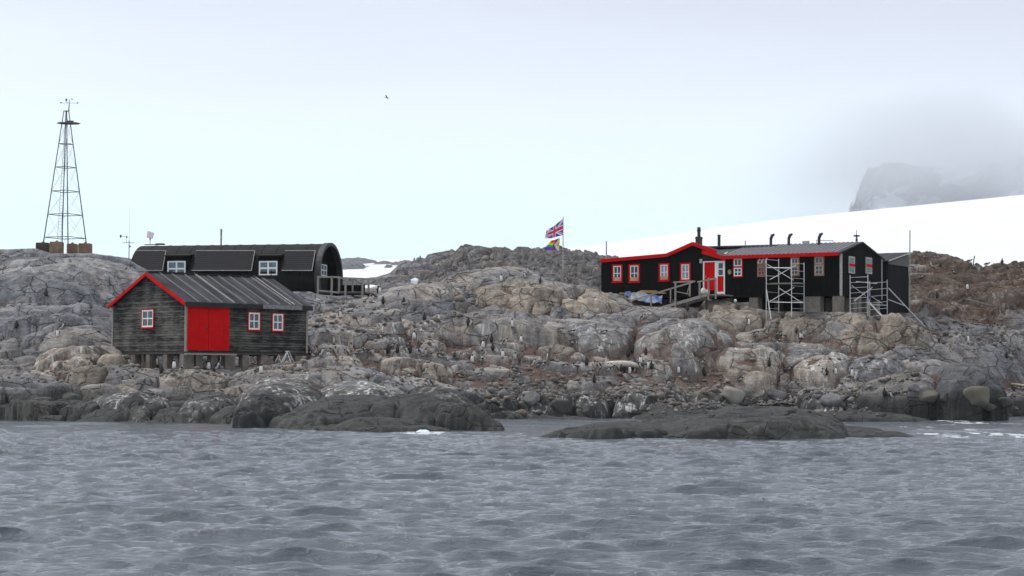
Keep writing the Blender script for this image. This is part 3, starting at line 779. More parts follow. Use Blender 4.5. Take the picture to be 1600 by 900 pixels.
def foam_at(px, py, w_, h_):
    c = P(px, py, 1); yy = -CAM_H / (c.z - CAM_H) * 1.0; xx = c.x * yy
    global FO
    q = ((WX - xx) / (w_ / F * yy)) ** 2 + ((WYY - yy) / (h_ * yy * yy / (CAM_H * F))) ** 2
    FO = np.maximum(FO, 0.8 * smooth(0.52, 0.66, fbm(WX / 0.35, WYY / 0.8, 5, 655, 0.7) + 0.25 * np.clip(1 - q, -1, 0.4)) * (q < 1.4))
foam_at(1518, 866, 16, 3); foam_at(1476, 681, 26, 4); foam_at(1588, 681, 30, 5); foam_at(1495, 659, 25, 3); foam_at(660, 676, 40, 3); foam_at(1531, 679, 10, 3); foam_at(1320, 668, 24, 3)
wm_ = bpy.data.materials.new('sea'); wm_.use_nodes = True
t_ = wm_.node_tree; b_ = t_.nodes['Principled BSDF']
b_.inputs['Roughness'].default_value = 0.12; b_.inputs['IOR'].default_value = 1.33; b_.inputs['Specular IOR Level'].default_value = 0.5
g_ = N(t_, 'ShaderNodeNewGeometry')
n_ = N(t_, 'ShaderNodeTexNoise'); n_.inputs['Scale'].default_value = 8.0; n_.inputs['Detail'].default_value = 5; n_.inputs['Roughness'].default_value = 0.62; n_.inputs['Distortion'].default_value = 0.6
mp_ = N(t_, 'ShaderNodeMapping'); mp_.inputs['Scale'].default_value = (0.55, 1.25, 1); t_.links.new(g_.outputs['Position'], mp_.inputs[0]); t_.links.new(mp_.outputs[0], n_.inputs['Vector'])
bp_ = N(t_, 'ShaderNodeBump'); bp_.inputs['Distance'].default_value = 0.055; bp_.inputs['Strength'].default_value = 1.0
t_.links.new(n_.outputs['Fac'], bp_.inputs['Height'])
n2_ = N(t_, 'ShaderNodeTexNoise'); n2_.inputs['Scale'].default_value = 1.7; n2_.inputs['Detail'].default_value = 4
t_.links.new(mp_.outputs[0], n2_.inputs['Vector'])
bp2 = N(t_, 'ShaderNodeBump'); bp2.inputs['Distance'].default_value = 0.035; bp2.inputs['Strength'].default_value = 1.0
t_.links.new(n2_.outputs['Fac'], bp2.inputs['Height']); t_.links.new(bp_.outputs[0], bp2.inputs['Normal'])
t_.links.new(bp2.outputs[0], b_.inputs['Normal'])
fa = N(t_, 'ShaderNodeAttribute'); fa.attribute_name = 'foam'
mxf = N(t_, 'ShaderNodeMix', data_type='RGBA'); mxf.inputs['A'].default_value = (0.086, 0.101, 0.122, 1); mxf.inputs['B'].default_value = (0.75, 0.78, 0.8, 1)
t_.links.new(fa.outputs['Fac'], mxf.inputs['Factor']); t_.links.new(mxf.outputs['Result'], b_.inputs['Base Color'])
mrf = N(t_, 'ShaderNodeMapRange'); mrf.inputs['To Min'].default_value = 0.07; mrf.inputs['To Max'].default_value = 0.8
t_.links.new(fa.outputs['Fac'], mrf.inputs['Value']); t_.links.new(mrf.outputs[0], b_.inputs['Roughness'])
water = link_mesh('sea_water', np.stack([WX + DX, WYY + DY, DZ], -1).reshape(-1, 3), grid_faces(len(wY), len(ws_)), wm_, attrs={'foam': FO.ravel()})
water['kind'] = 'structure'
print('WATER', WX.shape)

# ------------------------------------------------------------------ object helpers
class MB:
    """collects boxes, bars, tubes and plates into one mesh"""
    def __init__(self): self.v = []; self.f = []; self.mi = []
    def add(self, vs, fs, mi=0):
        b = len(self.v); self.v += [tuple(v) for v in vs]
        for f in fs: self.f.append(tuple(i + b for i in f)); self.mi.append(mi)
        return self
    def box(self, x0, x1, y0, y1, z0, z1, mi=0):
        return self.add([(x0,y0,z0),(x1,y0,z0),(x1,y1,z0),(x0,y1,z0),(x0,y0,z1),(x1,y0,z1),(x1,y1,z1),(x0,y1,z1)],
                        [(3,2,1,0),(4,5,6,7),(0,1,5,4),(1,2,6,5),(2,3,7,6),(3,0,4,7)], mi)
    def tube(self, a, b, r, r2=None, n=8, mi=0, cap=True):
        a = Vector(a); b = Vector(b); d = (b - a); L = d.length
        if L < 1e-6: return self
        d.normalize(); u = d.orthogonal().normalized(); w = d.cross(u)
        r2 = r if r2 is None else r2
        vs = [a + (u * math.cos(2*math.pi*i/n) + w * math.sin(2*math.pi*i/n)) * r for i in range(n)]
        vs += [b + (u * math.cos(2*math.pi*i/n) + w * math.sin(2*math.pi*i/n)) * r2 for i in range(n)]
        fs = [(i, (i+1) % n, n + (i+1) % n, n + i) for i in range(n)]
        if cap: fs += [tuple(range(n-1, -1, -1)), tuple(range(n, 2*n))]
        return self.add(vs, fs, mi)
    def path(self, pts, r, n=8, mi=0):
        for a, b in zip(pts[:-1], pts[1:]): self.tube(a, b, r, n=n, mi=mi)
        return self
    def bar(self, a, b, w, h, mi=0, up=(0, 0, 1)):
        """rectangular bar from a to b"""
        a = Vector(a); b = Vector(b); d = (b - a).normalized()
        upv = Vector(up)
        if abs(d.dot(upv)) > 0.97: upv = Vector((0, 1, 0))
        s = d.cross(upv).normalized(); t = s.cross(d).normalized()
        vs = []
        for c in (a, b):
            for su, tu in ((-1,-1),(1,-1),(1,1),(-1,1)): vs.append(c + s*(su*w/2) + t*(tu*h/2))
        return self.add(vs, [(3,2,1,0),(4,5,6,7),(0,1,5,4),(1,2,6,5),(2,3,7,6),(3,0,4,7)], mi)
    def prism(self, poly, d, mi=0):
        """polygon (list of 3d points) extruded by vector d"""
        d = Vector(d); n = len(poly); p = [Vector(q) for q in poly]
        vs = p + [q + d for q in p]
        fs = [tuple(range(n-1, -1, -1)), tuple(range(n, 2*n))] + [(i, (i+1) % n, n + (i+1) % n, n + i) for i in range(n)]
        return self.add(vs, fs, mi)
    def lathe(self, c, prof, n=12, mi=0):
        """profile [(r, z)...] about a vertical axis at c"""
        c = Vector(c); vs = []
        for r, z in prof:
            for i in range(n):
                a = 2*math.pi*i/n; vs.append((c.x + r*math.cos(a), c.y + r*math.sin(a), c.z + z))
        fs = []
        for k in range(len(prof)-1):
            for i in range(n): fs.append((k*n+i, k*n+(i+1) % n, (k+1)*n+(i+1) % n, (k+1)*n+i))
        fs += [tuple(range(n-1, -1, -1)), tuple(range((len(prof)-1)*n, len(prof)*n))]
        return self.add(vs, fs, mi)
    def build(self, name, m, parent=None, smooth_=False, bevel=0.0):
        me = bpy.data.meshes.new(name); me.from_pydata(self.v, [], self.f)
        for x in (m if isinstance(m, (list, tuple)) else [m]): me.materials.append(x)
        me.polygons.foreach_set('material_index', self.mi)
        if smooth_: me.polygons.foreach_set('use_smooth', [True] * len(self.f))
        me.update()
        import bmesh as _b
        bm = _b.new(); bm.from_mesh(me); _b.ops.recalc_face_normals(bm, faces=bm.faces)
        if bevel: _b.ops.bevel(bm, geom=list(bm.edges), offset=bevel, segments=1, affect='EDGES', clamp_overlap=True)
        bm.to_mesh(me); bm.free()
        o = bpy.data.objects.new(name, me); COL.objects.link(o)
        if parent: o.parent = parent
        return o
def tag(o, label, cat, group=None):
    o['label'] = label; o['category'] = cat
    if group: o['group'] = group
    return o
def thing(name, label, cat, loc=(0, 0, 0), rz=0.0, group=None):
    o = bpy.data.objects.new(name, None); COL.objects.link(o)
    o.empty_display_size = 0.3
    o.location = loc; o.rotation_euler = (0, 0, rz)
    o['frame'] = 0; del o['frame']
    return tag(o, label, cat, group)
def copy_tree(o, parent=None):
    c = o.copy(); COL.objects.link(c)
    if parent: c.parent = parent
    for ch in list(o.children): copy_tree(ch, c)
    return c
class Frame:
    """local frame of a building: x along its front, y into its depth"""
    def __init__(self, loc, rz): self.o = Vector(loc); self.rz = rz; self.R = Matrix.Rotation(rz, 3, 'Z'); self.Ri = self.R.transposed()
    def loc(self, w): return self.Ri @ (Vector(w) - self.o)
    def on_y(self, px, py, y):      # meet the plane local y = const -> (x, z)
        o = self.loc(CAM); d = self.Ri @ ray(px, py); t = (y - o.y) / d.y
        return o.x + d.x * t, o.z + d.z * t
    def on_x(self, px, py, x):      # meet the plane local x = const -> (y, z)
        o = self.loc(CAM); d = self.Ri @ ray(px, py); t = (x - o.x) / d.x
        return o.y + d.y * t, o.z + d.z * t
    def w(self, x, y, z): return self.o + self.R @ Vector((x, y, z))

# ------------------------------------------------------------------ materials for the buildings
def clapboard(name, c_dark, c_light, board=0.14, blacks=0.5):
    """weathered horizontal boards: paint worn off in streaks"""
    m = bpy.data.materials.new(name); m.use_nodes = True
    t = m.node_tree; b = t.nodes['Principled BSDF']; L = t.links.new
    b.inputs['Roughness'].default_value = 0.85; b.inputs['Specular IOR Level'].default_value = 0.25
    tc = N(t, 'ShaderNodeTexCoord'); sp = N(t, 'ShaderNodeSeparateXYZ'); L(tc.outputs['Object'], sp.inputs[0])
    fl = N(t, 'ShaderNodeMath', operation='DIVIDE'); fl.inputs[1].default_value = board; L(sp.outputs['Z'], fl.inputs[0])
    fr = N(t, 'ShaderNodeMath', operation='FRACT'); L(fl.outputs[0], fr.inputs[0])
    fo = N(t, 'ShaderNodeMath', operation='FLOOR'); L(fl.outputs[0], fo.inputs[0])
    # per-board random offset so streaks break at board edges
    cb = N(t, 'ShaderNodeCombineXYZ'); s1 = N(t, 'ShaderNodeMath', operation='MULTIPLY'); s1.inputs[1].default_value = 3.71; L(fo.outputs[0], s1.inputs[0])
    xy = N(t, 'ShaderNodeMath', operation='ADD'); L(sp.outputs['X'], xy.inputs[0]); L(sp.outputs['Y'], xy.inputs[1])
    L(xy.outputs[0], cb.inputs[0]); L(s1.outputs[0], cb.inputs[1]); L(sp.outputs['Z'], cb.inputs[2])
    mp = N(t, 'ShaderNodeMapping'); mp.inputs['Scale'].default_value = (1.1, 1.0, 9.0); L(cb.outputs[0], mp.inputs[0])
    n1 = N(t, 'ShaderNodeTexNoise'); n1.inputs['Scale'].default_value = 1.5; n1.inputs['Detail'].default_value = 8; n1.inputs['Roughness'].default_value = 0.75; L(mp.outputs[0], n1.inputs['Vector'])
    mp2 = N(t, 'ShaderNodeMapping'); mp2.inputs['Scale'].default_value = (0.5, 0.5, 0.35); L(tc.outputs['Object'], mp2.inputs[0])
    n2 = N(t, 'ShaderNodeTexNoise'); n2.inputs['Scale'].default_value = 1.6; n2.inputs['Detail'].default_value = 4; L(mp2.outputs[0], n2.inputs['Vector'])
    wn = N(t, 'ShaderNodeTexWhiteNoise'); wn.noise_dimensions = '1D'; L(fo.outputs[0], wn.inputs['W'])
    a = N(t, 'ShaderNodeMath', operation='ADD'); L(n1.outputs['Fac'], a.inputs[0])
    a2 = N(t, 'ShaderNodeMath', operation='MULTIPLY_ADD'); L(n2.outputs['Fac'], a2.inputs[0]); a2.inputs[1].default_value = 0.5; a2.inputs[2].default_value = -0.25; L(a2.outputs[0], a.inputs[1])
    a3 = N(t, 'ShaderNodeMath', operation='MULTIPLY_ADD'); L(wn.outputs['Value'], a3.inputs[0]); a3.inputs[1].default_value = 0.12; L(a.outputs[0], a3.inputs[2])
    r = N(t, 'ShaderNodeValToRGB'); r.color_ramp.elements[0].position = blacks; r.color_ramp.elements[0].color = (*c_dark, 1)
    r.color_ramp.elements[1].position = blacks + 0.22; r.color_ramp.elements[1].color = (*c_light, 1)
    L(a3.outputs[0], r.inputs[0])
    gap = N(t, 'ShaderNodeMath', operation='LESS_THAN'); gap.inputs[1].default_value = 0.13; L(fr.outputs[0], gap.inputs[0])
    mx = N(t, 'ShaderNodeMix', data_type='RGBA'); L(gap.outputs[0], mx.inputs['Factor']); L(r.outputs[0], mx.inputs['A']); mx.inputs['B'].default_value = (0.006, 0.006, 0.006, 1)
    L(mx.outputs['Result'], b.inputs['Base Color'])
    bp = N(t, 'ShaderNodeBump'); bp.inputs['Distance'].default_value = 0.03; L(fr.outputs[0], bp.inputs['Height']); bp.invert = True; L(bp.outputs[0], b.inputs['Normal'])
    return m
CLAP = clapboard('weathered_boards', (0.010, 0.010, 0.010), (0.125, 0.118, 0.106), blacks=.47)
BLACKFELT = mat('black_board', (0.006, 0.006, 0.0065), rough=0.9, var=0.4, scale=2.5, bump=0.01, stretch=(1, 1, 0.3), spec=0.12)
BLACKMET = mat('black_metal', (0.009, 0.009, 0.010), rough=0.7, var=0.5, scale=1.2, bump=0.01, spec=0.2)
REDP = mat('red_paint', (0.56, 0.003, 0.005), rough=0.75, var=0.16, scale=2.2, bump=0.006, spec=0.12)
REDBR = mat('faded_red_paint', (0.30, 0.07, 0.045), rough=0.8, col2=(0.36, 0.2, 0.14), scale=9)
WOODOR = mat('bare_wood', (0.42, 0.22, 0.13), rough=0.8, col2=(0.25, 0.11, 0.07), scale=8)
WHITEP = mat('white_paint', (0.80, 0.80, 0.80), rough=0.5, var=0.08, scale=6)
GREYP = mat('grey_worn_paint', (0.42, 0.41, 0.38), rough=0.8, var=0.45, scale=14)
GREYWOOD = mat('grey_wood', (0.30, 0.275, 0.245), rough=0.9, var=0.4, scale=6, stretch=(1, 1, 5), bump=0.01)
DARKWOOD = mat('dark_wood', (0.07, 0.062, 0.055), rough=0.9, var=0.4, scale=6)
CONC = mat('concrete', (0.24, 0.215, 0.185), rough=0.95, col2=(0.13, 0.11, 0.095), scale=2.4, bump=0.02)
TANCONC = mat('stained_concrete', (0.27, 0.19, 0.13), rough=0.95, col2=(0.16, 0.105, 0.075), scale=2.0, bump=0.03)
DARKCONC = mat('dark_concrete', (0.075, 0.07, 0.06), rough=0.95, col2=(0.04, 0.037, 0.03), scale=2.0, bump=0.03)
ROOFFELT = mat('roof_felt', (0.085, 0.084, 0.094), rough=0.9, spec=.15, col2=(0.022, 0.022, 0.025), scale=1.5, bump=0.02, stretch=(1.5, 0.22, 0.22))
ROOFDARK = mat('roof_felt_dark', (0.022, 0.022, 0.024), rough=0.8, var=0.4, scale=2)
BATTEN = mat('roof_batten', (0.22, 0.215, 0.22), rough=0.8, var=0.45, scale=8)
STEEL = mat('galvanised_steel', (0.32, 0.33, 0.35), rough=0.45, metal=0.7, var=0.3, scale=5)
MASTST = mat('mast_steel', (0.075, 0.080, 0.10), rough=0.6, var=0.35, scale=4)
ALU = mat('aluminium', (0.62, 0.62, 0.62), rough=0.45, metal=0.25, var=0.15, scale=6)
DARKMET = mat('dark_flue', (0.03, 0.031, 0.035), rough=0.55, var=0.5, scale=6)
STONE = mat('cement_stone', (0.30, 0.28, 0.25), rough=0.9, var=0.3, scale=5)
def glass_mat(name, col, rough=0.06):
    m = bpy.data.materials.new(name); m.use_nodes = True
    b = m.node_tree.nodes['Principled BSDF']; t = m.node_tree
    b.inputs['Roughness'].default_value = rough; b.inputs['IOR'].default_value = 1.5
    tc = N(t, 'ShaderNodeTexCoord'); n = N(t, 'ShaderNodeTexNoise'); n.inputs['Scale'].default_value = 3; t.links.new(tc.outputs['Object'], n.inputs['Vector'])
    r = N(t, 'ShaderNodeValToRGB'); r.color_ramp.elements[0].position = .4; r.color_ramp.elements[0].color = (*[c * .55 for c in col], 1); r.color_ramp.elements[1].position = .6; r.color_ramp.elements[1].color = (*col, 1)
    t.links.new(n.outputs['Fac'], r.inputs[0]); t.links.new(r.outputs[0], b.inputs['Base Color'])
    return m
GLASS = glass_mat('window_glass', (0.03, 0.04, 0.06))
GLASSB = glass_mat('window_glass_blue', (0.10, 0.17, 0.22))
GLASSL = glass_mat('window_glass_curtained', (0.33, 0.32, 0.40))

def window(parent, fr, axis, c, p0, p1, cols=2, rows=2, fw=0.05, mw_=0.035, casing=None, cw=0.09, frame=None, glass=None, out=-1, sill=None, name='window', label=None):
    """window on a wall plane; axis 'y': plane local y=c; axis 'x': plane local x=c. p0,p1 = (a,z) corners of the outer casing"""
    frame = frame or WHITEP; glass = glass or GLASS
    a0, a1 = sorted((p0[0], p1[0])); z0, z1 = sorted((p0[1], p1[1]))
    def bx(m, u0, u1, v0, v1, d0, d1, mi=0):     # d measured outwards
        q0, q1 = sorted((c + out * d0, c + out * d1))
        if axis == 'y': m.box(u0, u1, q0, q1, v0, v1, mi)
        else: m.box(q0, q1, u0, u1, v0, v1, mi)
    i0, i1, j0, j1 = a0, a1, z0, z1
    if casing:
        i0 += cw; i1 -= cw; j0 += cw; j1 -= cw
    m = MB()
    bx(m, i0, i0 + fw, j0, j1, 0.0, 0.05); bx(m, i1 - fw, i1, j0, j1, 0.0, 0.05)
    bx(m, i0 + fw, i1 - fw, j0, j0 + fw, 0.0, 0.05); bx(m, i0 + fw, i1 - fw, j1 - fw, j1, 0.0, 0.05)
    for k in range(1, cols):
        u = i0 + (i1 - i0) * k / cols; bx(m, u - mw_/2, u + mw_/2, j0 + fw, j1 - fw, 0.0, 0.044)
    for k in range(1, rows):
        v = j0 + (j1 - j0) * k / rows; bx(m, i0 + fw, i1 - fw, v - mw_/2, v + mw_/2, 0.0, 0.04)
    w = m.build(name, frame, parent)
    if label: w['label'] = label
    g = MB(); bx(g, i0 + fw * .6, i1 - fw * .6, j0 + fw * .6, j1 - fw * .6, 0.003, 0.018); g.build('pane', glass, w)
    if casing:
        m = MB()
        bx(m, a0, a0 + cw - .002, z0, z1, 0.0, 0.07); bx(m, a1 - cw + .002, a1, z0, z1, 0.0, 0.07)
        bx(m, a0 + cw, a1 - cw, z1 - cw + .002, z1, 0.0, 0.068); bx(m, a0 + cw, a1 - cw, z0, z0 + cw - .002, 0.0, 0.068)
        m.build('casing', casing, w)
        m = MB(); bx(m, a0 - .03, a1 + .03, z0 - .04, z0 - .003, 0.0, 0.11); m.build('sill', casing, w)
    if sill:
        m = MB(); bx(m, i0 + .02, i1 - .02, j0 + .02, j0 + 0.24, 0.052, 0.085); s_ = m.build('shutter_board', sill, w)
    return w

# ------------------------------------------------------------------ the weathered boathouse
Q = P(290, 548.5, 104.2)
ANG = math.atan2(6.15, 6.8)
BHF = Frame(Q, ANG)
bh = thing('boathouse', 'weathered black clapboard boathouse with red double doors, standing on piers near the shore', 'boathouse', Q, ANG)
L_ = BHF.on_y(480, 553, 0.0)[0]
Wd = BHF.on_x(175, 547, 0.0)[0]
EZ = BHF.on_x(290, 470, 0.0)[1] + 0.0
EZ = BHF.on_y(290, 472, 0.0)[1]
RZ = BHF.on_x(233, 428, 0.0)[1]
RZ = EZ + (RZ - EZ)
mbw = MB()
mbw.prism([(0, 0, 0), (0, Wd, 0), (0, Wd, EZ), (0, Wd / 2, RZ), (0, 0, EZ)], (L_, 0, 0))
wallo = mbw.build('wall', CLAP, bh)
# corner boards and base beam
m = MB(); m.box(-.03, .10, -.035, .02, -.02, EZ); m.box(-.035, .02, .022, .10, -.02, EZ); m.build('corner_board', GREYWOOD, bh)
MB().box(-.035, .02, Wd - .1, Wd + .02, -.02, EZ).build('corner_board', GREYWOOD, bh)
MB().box(L_ - .1, L_ + .02, -.035, .02, -.02, EZ).build('corner_board', GREYWOOD, bh)
m = MB(); m.box(0.02, L_, 0.05, .2, -.16, -.005); m.box(.02, .2, .21, Wd, -.16, -.005); m.box(0.02, L_, Wd - .2, Wd - .05, -.16, -.005); m.box(L_ - .2, L_, .21, Wd - .21, -.16, -.005)
m.build('floor_beam', DARKWOOD, bh)
# roof: two slopes with battens
ov = 0.20; slope = (RZ - EZ) / (Wd / 2)
def roof_side(sgn):
    m = MB()
    y_e = -ov if sgn < 0 else Wd + ov
    z_e = EZ - ov * slope
    m.prism([(-0.18, y_e, z_e), (-0.18, Wd / 2, RZ), (-0.18, Wd / 2, RZ + .11), (-0.18, y_e, z_e + .11)], (L_ + 0.4, 0, 0))
    return m.build('roof', ROOFFELT, bh)
rs = roof_side(-1); roof_side(1)
slen = math.hypot(Wd / 2 + ov, (Wd / 2 + ov) * slope)
bt = MB()
nb = 11
for k in range(1, nb):
    x = -0.18 + (L_ + 0.4) * (k / nb) ** 0.98
    wd_ = 0.05 if k not in (4, 9) else 0.09
    bt.bar((x, -ov - .01, EZ - ov * slope + .135), (x + random.uniform(-.04, .04), Wd / 2, RZ + .135), wd_, 0.05)
bt.build('batten', BATTEN, rs)
m = MB()
for x, w_ in ((-0.18 + (L_ + .4) * 4 / nb + .06, .05), (-0.18 + (L_ + .4) * 9.35 / nb, .06)):
    m.bar((x, -ov + .02, EZ - ov * slope + .17), (x, Wd / 2, RZ + .17), w_, 0.03)
m.build('bare_batten', GREYP, rs)
m = MB(); m.box(-.17, L_ + .2, -ov - .03, -ov - .003, EZ - ov * slope - .16, EZ - ov * slope + .07); m.build('eaves_fascia', ROOFDARK, bh)
m = MB(); m.box(L_ * .60, L_ * .93, -ov - .06, -ov - .033, EZ - ov * slope - .14, EZ - ov * slope + .10); m.build('flashing', BATTEN, bh)
m = MB()
for s_ in (0, 1):
    y_e = -ov if s_ == 0 else Wd + ov
    m.bar((-.21, y_e, EZ - ov * slope - .02), (-.21, Wd / 2, RZ - .02), .05, .18)
m.build('barge_board', REDP, bh)
m = MB(); m.bar((-.1, Wd / 2, RZ + .13), (L_ + .2, Wd / 2, RZ + .13), .3, .06); m.build('ridge_cap', ROOFDARK, bh)
a, b = BHF.on_x(222.5, 483.5, 0), BHF.on_x(241, 512, 0)
window(bh, BHF, 'x', 0.0, a, b, 2, 2, casing=REDP, cw=.042, fw=.085, mw_=.06)
for x0, x1, y0, y1 in ((387, 406, 487, 516.5), (424.5, 442.5, 489, 518)):
    window(bh, BHF, 'y', 0.0, BHF.on_y(x0, y0, 0), BHF.on_y(x1, y1, 0), 2, 2, casing=REDP, cw=.045, fw=.085, mw_=.055, glass=glass_mat('dim_glass', (0.11, 0.10, 0.10)) if x0 == 387 else bpy.data.materials['dim_glass'])
d0 = BHF.on_y(292.5, 478, 0); d1 = BHF.on_y(357, 548, 0)
dm = (d0[0] + d1[0]) / 2
for k, (xa, xb) in enumerate(((d0[0], dm - .012), (dm + .012, d1[0]))):
    m = MB(); m.box(xa, xb, -.06, .0, d1[1] + .0, d0[1])
    for q in range(1, 5):
        xx = xa + (xb - xa) * q / 5; m.box(xx - .09, xx + .09, -.068, -.061, d1[1] + .03, d0[1] - .03)
    dd = m.build('door', REDP, bh)
    if k == 0: MB().box(dm - .16, dm - .10, -.11, -.068, (d0[1] + d1[1]) / 2 - .08, (d0[1] + d1[1]) / 2 + .08).build('handle', DARKMET, dd)
# piers: blocks under both visible sides
for sidey, pts in (('x', [(185, .2), (213, 0), (236, 0), (263, 0)]), ('y', [(292, 0), (309, 0), (332, 0), (357, 0), (381, 0), (410, 0), (436, 0), (464, 0)])):
    for px, _ in pts:
        if sidey == 'x': yy, _z = BHF.on_x(px, 560, .25); xx = .25
        else: xx, _z = BHF.on_y(px, 560, .25); yy = .25
        wpt = BHF.w(xx, yy, 0); gz = ground_z(wpt.x, wpt.y) - Q.z
        hw = .22 if px not in (292, 357) else .34
        bot = min(gz - .3, -1.0)
        MB().box(xx - hw, xx + hw, yy - .2, yy + .22, bot, -.165).build('pier', CONC, bh, bevel=.02)
for xx in (2.2, 4.5, 6.8):
    MB().box(xx - .2, xx + .2, Wd - .5, Wd - .1, -1.3, -.165).build('pier', CONC, bh)
m = MB(); m.box(d0[0] - .2, d1[0] + .3, -.42, -.08, -.2, -.11); m.build('door_step', GREYWOOD, bh)

# ------------------------------------------------------------------ arched hut
HQ = P(492, 456, 136.0); HANG = math.radians(-14)
HF = Frame(HQ, HANG)
hut = thing('arched_hut', 'black arched corrugated hut with white windows and grey roof panels, behind the boathouse', 'hut', HQ, HANG)
X0 = HF.on_y(209, 400, 0.8)[0]
HW = 5.0; HT = HF.on_x(510, 380, 0.0)[1]
HT = (CAM_H + (592 - 380) / F * 136.8) - HQ.z
def arch(off=0.0, n=26):
    """horseshoe section in (y,z)"""
    pts = []
    r = HW / 2 + off; zc = HT - HW / 2 - 0.0
    for i in range(n + 1):
        a = math.radians(-28) + (math.pi + math.radians(56)) * i / n
        y = HW / 2 + r * math.cos(a); z = zc + r * math.sin(a)
        pts.append((y, z))
    return [(pts[0][0], -0.9)] + pts + [(pts[-1][0], -0.9)]
def arch_shell(name, xa, xb, o_out, o_in, m_, parent, ribs=0):
    A = arch(o_out); Bn = arch(o_in); m = MB(); n = len(A)
    xs = [xa, xb]
    vs = [(x, *p) for x in xs for p in A] + [(x, *p) for x in xs for p in Bn]
    fs = []
    for i in range(n - 1):
        fs.append((i, i + 1, n + i + 1, n + i)); fs.append((2*n + i, 2*n + i + 1, 3*n + i + 1, 3*n + i))
        fs.append((i, i + 1, 2*n + i + 1, 2*n + i)); fs.append((n + i, n + i + 1, 3*n + i + 1, 3*n + i))
    fs.append((0, n, 3*n, 2*n)); fs.append((n - 1, 2*n - 1, 4*n - 1, 3*n - 1))
    m.add(vs, fs)
    return m.build(name, m_, parent, smooth_=False)
shell = arch_shell('roof', X0, 0.0, 0.0, -0.1, BLACKMET, hut)
for k in range(1, 13):      # sheet laps of the corrugated skin
    sm = MB(); x = X0 + (0 - X0) * k / 13; A = arch(0.012)
    for p, q in zip(A[:-1], A[1:]): sm.bar((x, *p), (x, *q), .05, .02)
    sm.build('sheet_seam', BLACKMET, shell)
arch_shell('arch_rim', -0.05, 0.35, 0.07, -0.16, DARKMET, hut)
A = arch(-0.17)
MB().prism([(-.55, *p) for p in A], (-.08, 0, 0)).build('end_wall', BLACKFELT, hut)
MB().prism([(X0 + .3, *p) for p in A], (-.08, 0, 0)).build('end_wall', BLACKFELT, hut)
a = HF.on_x(500.5, 412.5, -.55); b = HF.on_x(509, 432, -.55)
window(hut, HF, 'x', -.51, a, b, 2, 2, fw=.07, mw_=.07, glass=GLASSB, out=1)
MB().box(-.549, -.515, a[0] - .25, b[0] + .3, -.1, a[1] + .25).build('door', BLACKMET, hut)
# dormers with windows
zc_h = HT - HW / 2
for px0, px1, wx0, wx1, yt, wy0, wy1 in ((256, 302, 262, 290, 399, 408, 432), (397, 444, 405, 433.5, 399, 408, 430)):
    xa, zt = HF.on_y(px0 + 4, yt, 0.25); xb, _ = HF.on_y(px1 - 3, yt, .25)
    m = MB()
    z_low = HF.on_y(wx0, 436, .05)[1]
    m.box(xa + .15, xb - .15, .05, 1.6, z_low, zt - .12)
    dm_ = m.build('dormer', BLACKFELT, hut)
    MB().prism([(xa, -.12, zt - .1), (xa, 1.9, zt + .22), (xa, 1.9, zt + .30), (xa, -.12, zt - .02)], (xb - xa, 0, 0)).build('dormer_roof', BLACKMET, dm_)
    w0 = HF.on_y(wx0, wy0, .05); w1 = HF.on_y(wx1, wy1, .05)
    window(hut, HF, 'y', .05, w0, w1, 2, 2, fw=.10, mw_=.12, glass=GLASSB)
# solar-like grey tile panels leaning on the curve
def panel_mat():
    m = bpy.data.materials.new('panel_cells'); m.use_nodes = True
    t = m.node_tree; b = t.nodes['Principled BSDF']; b.inputs['Roughness'].default_value = .6; b.inputs['Specular IOR Level'].default_value = .08
    tc = N(t, 'ShaderNodeTexCoord'); br = N(t, 'ShaderNodeTexBrick'); br.offset = 0.0
    br.inputs['Scale'].default_value = 1.0; br.inputs['Mortar Size'].default_value = 0.012; br.inputs['Brick Width'].default_value = .155; br.inputs['Row Height'].default_value = .155
    br.inputs['Color1'].default_value = (0.008, 0.008, 0.011, 1); br.inputs['Color2'].default_value = (0.012, 0.011, 0.014, 1); br.inputs['Mortar'].default_value = (0.05, 0.05, 0.056, 1)
    sp = N(t, 'ShaderNodeSeparateXYZ'); cb = N(t, 'ShaderNodeCombineXYZ'); t.links.new(tc.outputs['Object'], sp.inputs[0]); t.links.new(sp.outputs['X'], cb.inputs[0]); t.links.new(sp.outputs['Z'], cb.inputs[1])
    t.links.new(cb.outputs[0], br.inputs['Vector']); t.links.new(br.outputs['Color'], b.inputs['Base Color'])
    return m
PANEL = panel_mat()
for (tx0, tx1, bx0, bx1) in ((214, 259, 204, 254), (307, 398, 300, 393), (446, 492.5, 440.5, 487.5)):
    yt_, yb_ = 0.62, -0.42
    q0 = HF.on_y(tx0, 391.5, yt_); q1 = HF.on_y(tx1, 391.5, yt_); q2 = HF.on_y(bx1, 422.5, yb_); q3 = HF.on_y(bx0, 422.5, yb_)
    m = MB(); m.prism([(q0[0], yt_, q0[1]), (q1[0], yt_, q1[1]), (q2[0], yb_, q2[1]), (q3[0], yb_, q3[1])], (0, .05, -.02))
    po = m.build('roof_panel', PANEL, hut)
    m = MB(); m.bar((q0[0] - .03, yt_, q0[1]), (q1[0] + .03, yt_, q1[1]), .06, .06); m.bar((q3[0] - .03, yb_, q3[1]), (q2[0] + .03, yb_, q2[1]), .06, .06)
    m.bar((q1[0], yt_, q1[1] - .03), (q2[0], yb_, q2[1] + .03), .035, .05)
    m.build('panel_frame', GREYP, po)
    for xx in np.linspace(q3[0] + .3, q2[0] - .3, 3): MB().bar((xx, yb_ + .03, q2[1]), (xx, .12, q2[1] - .35), .05, .05).build('panel_bracket', DARKMET, po)
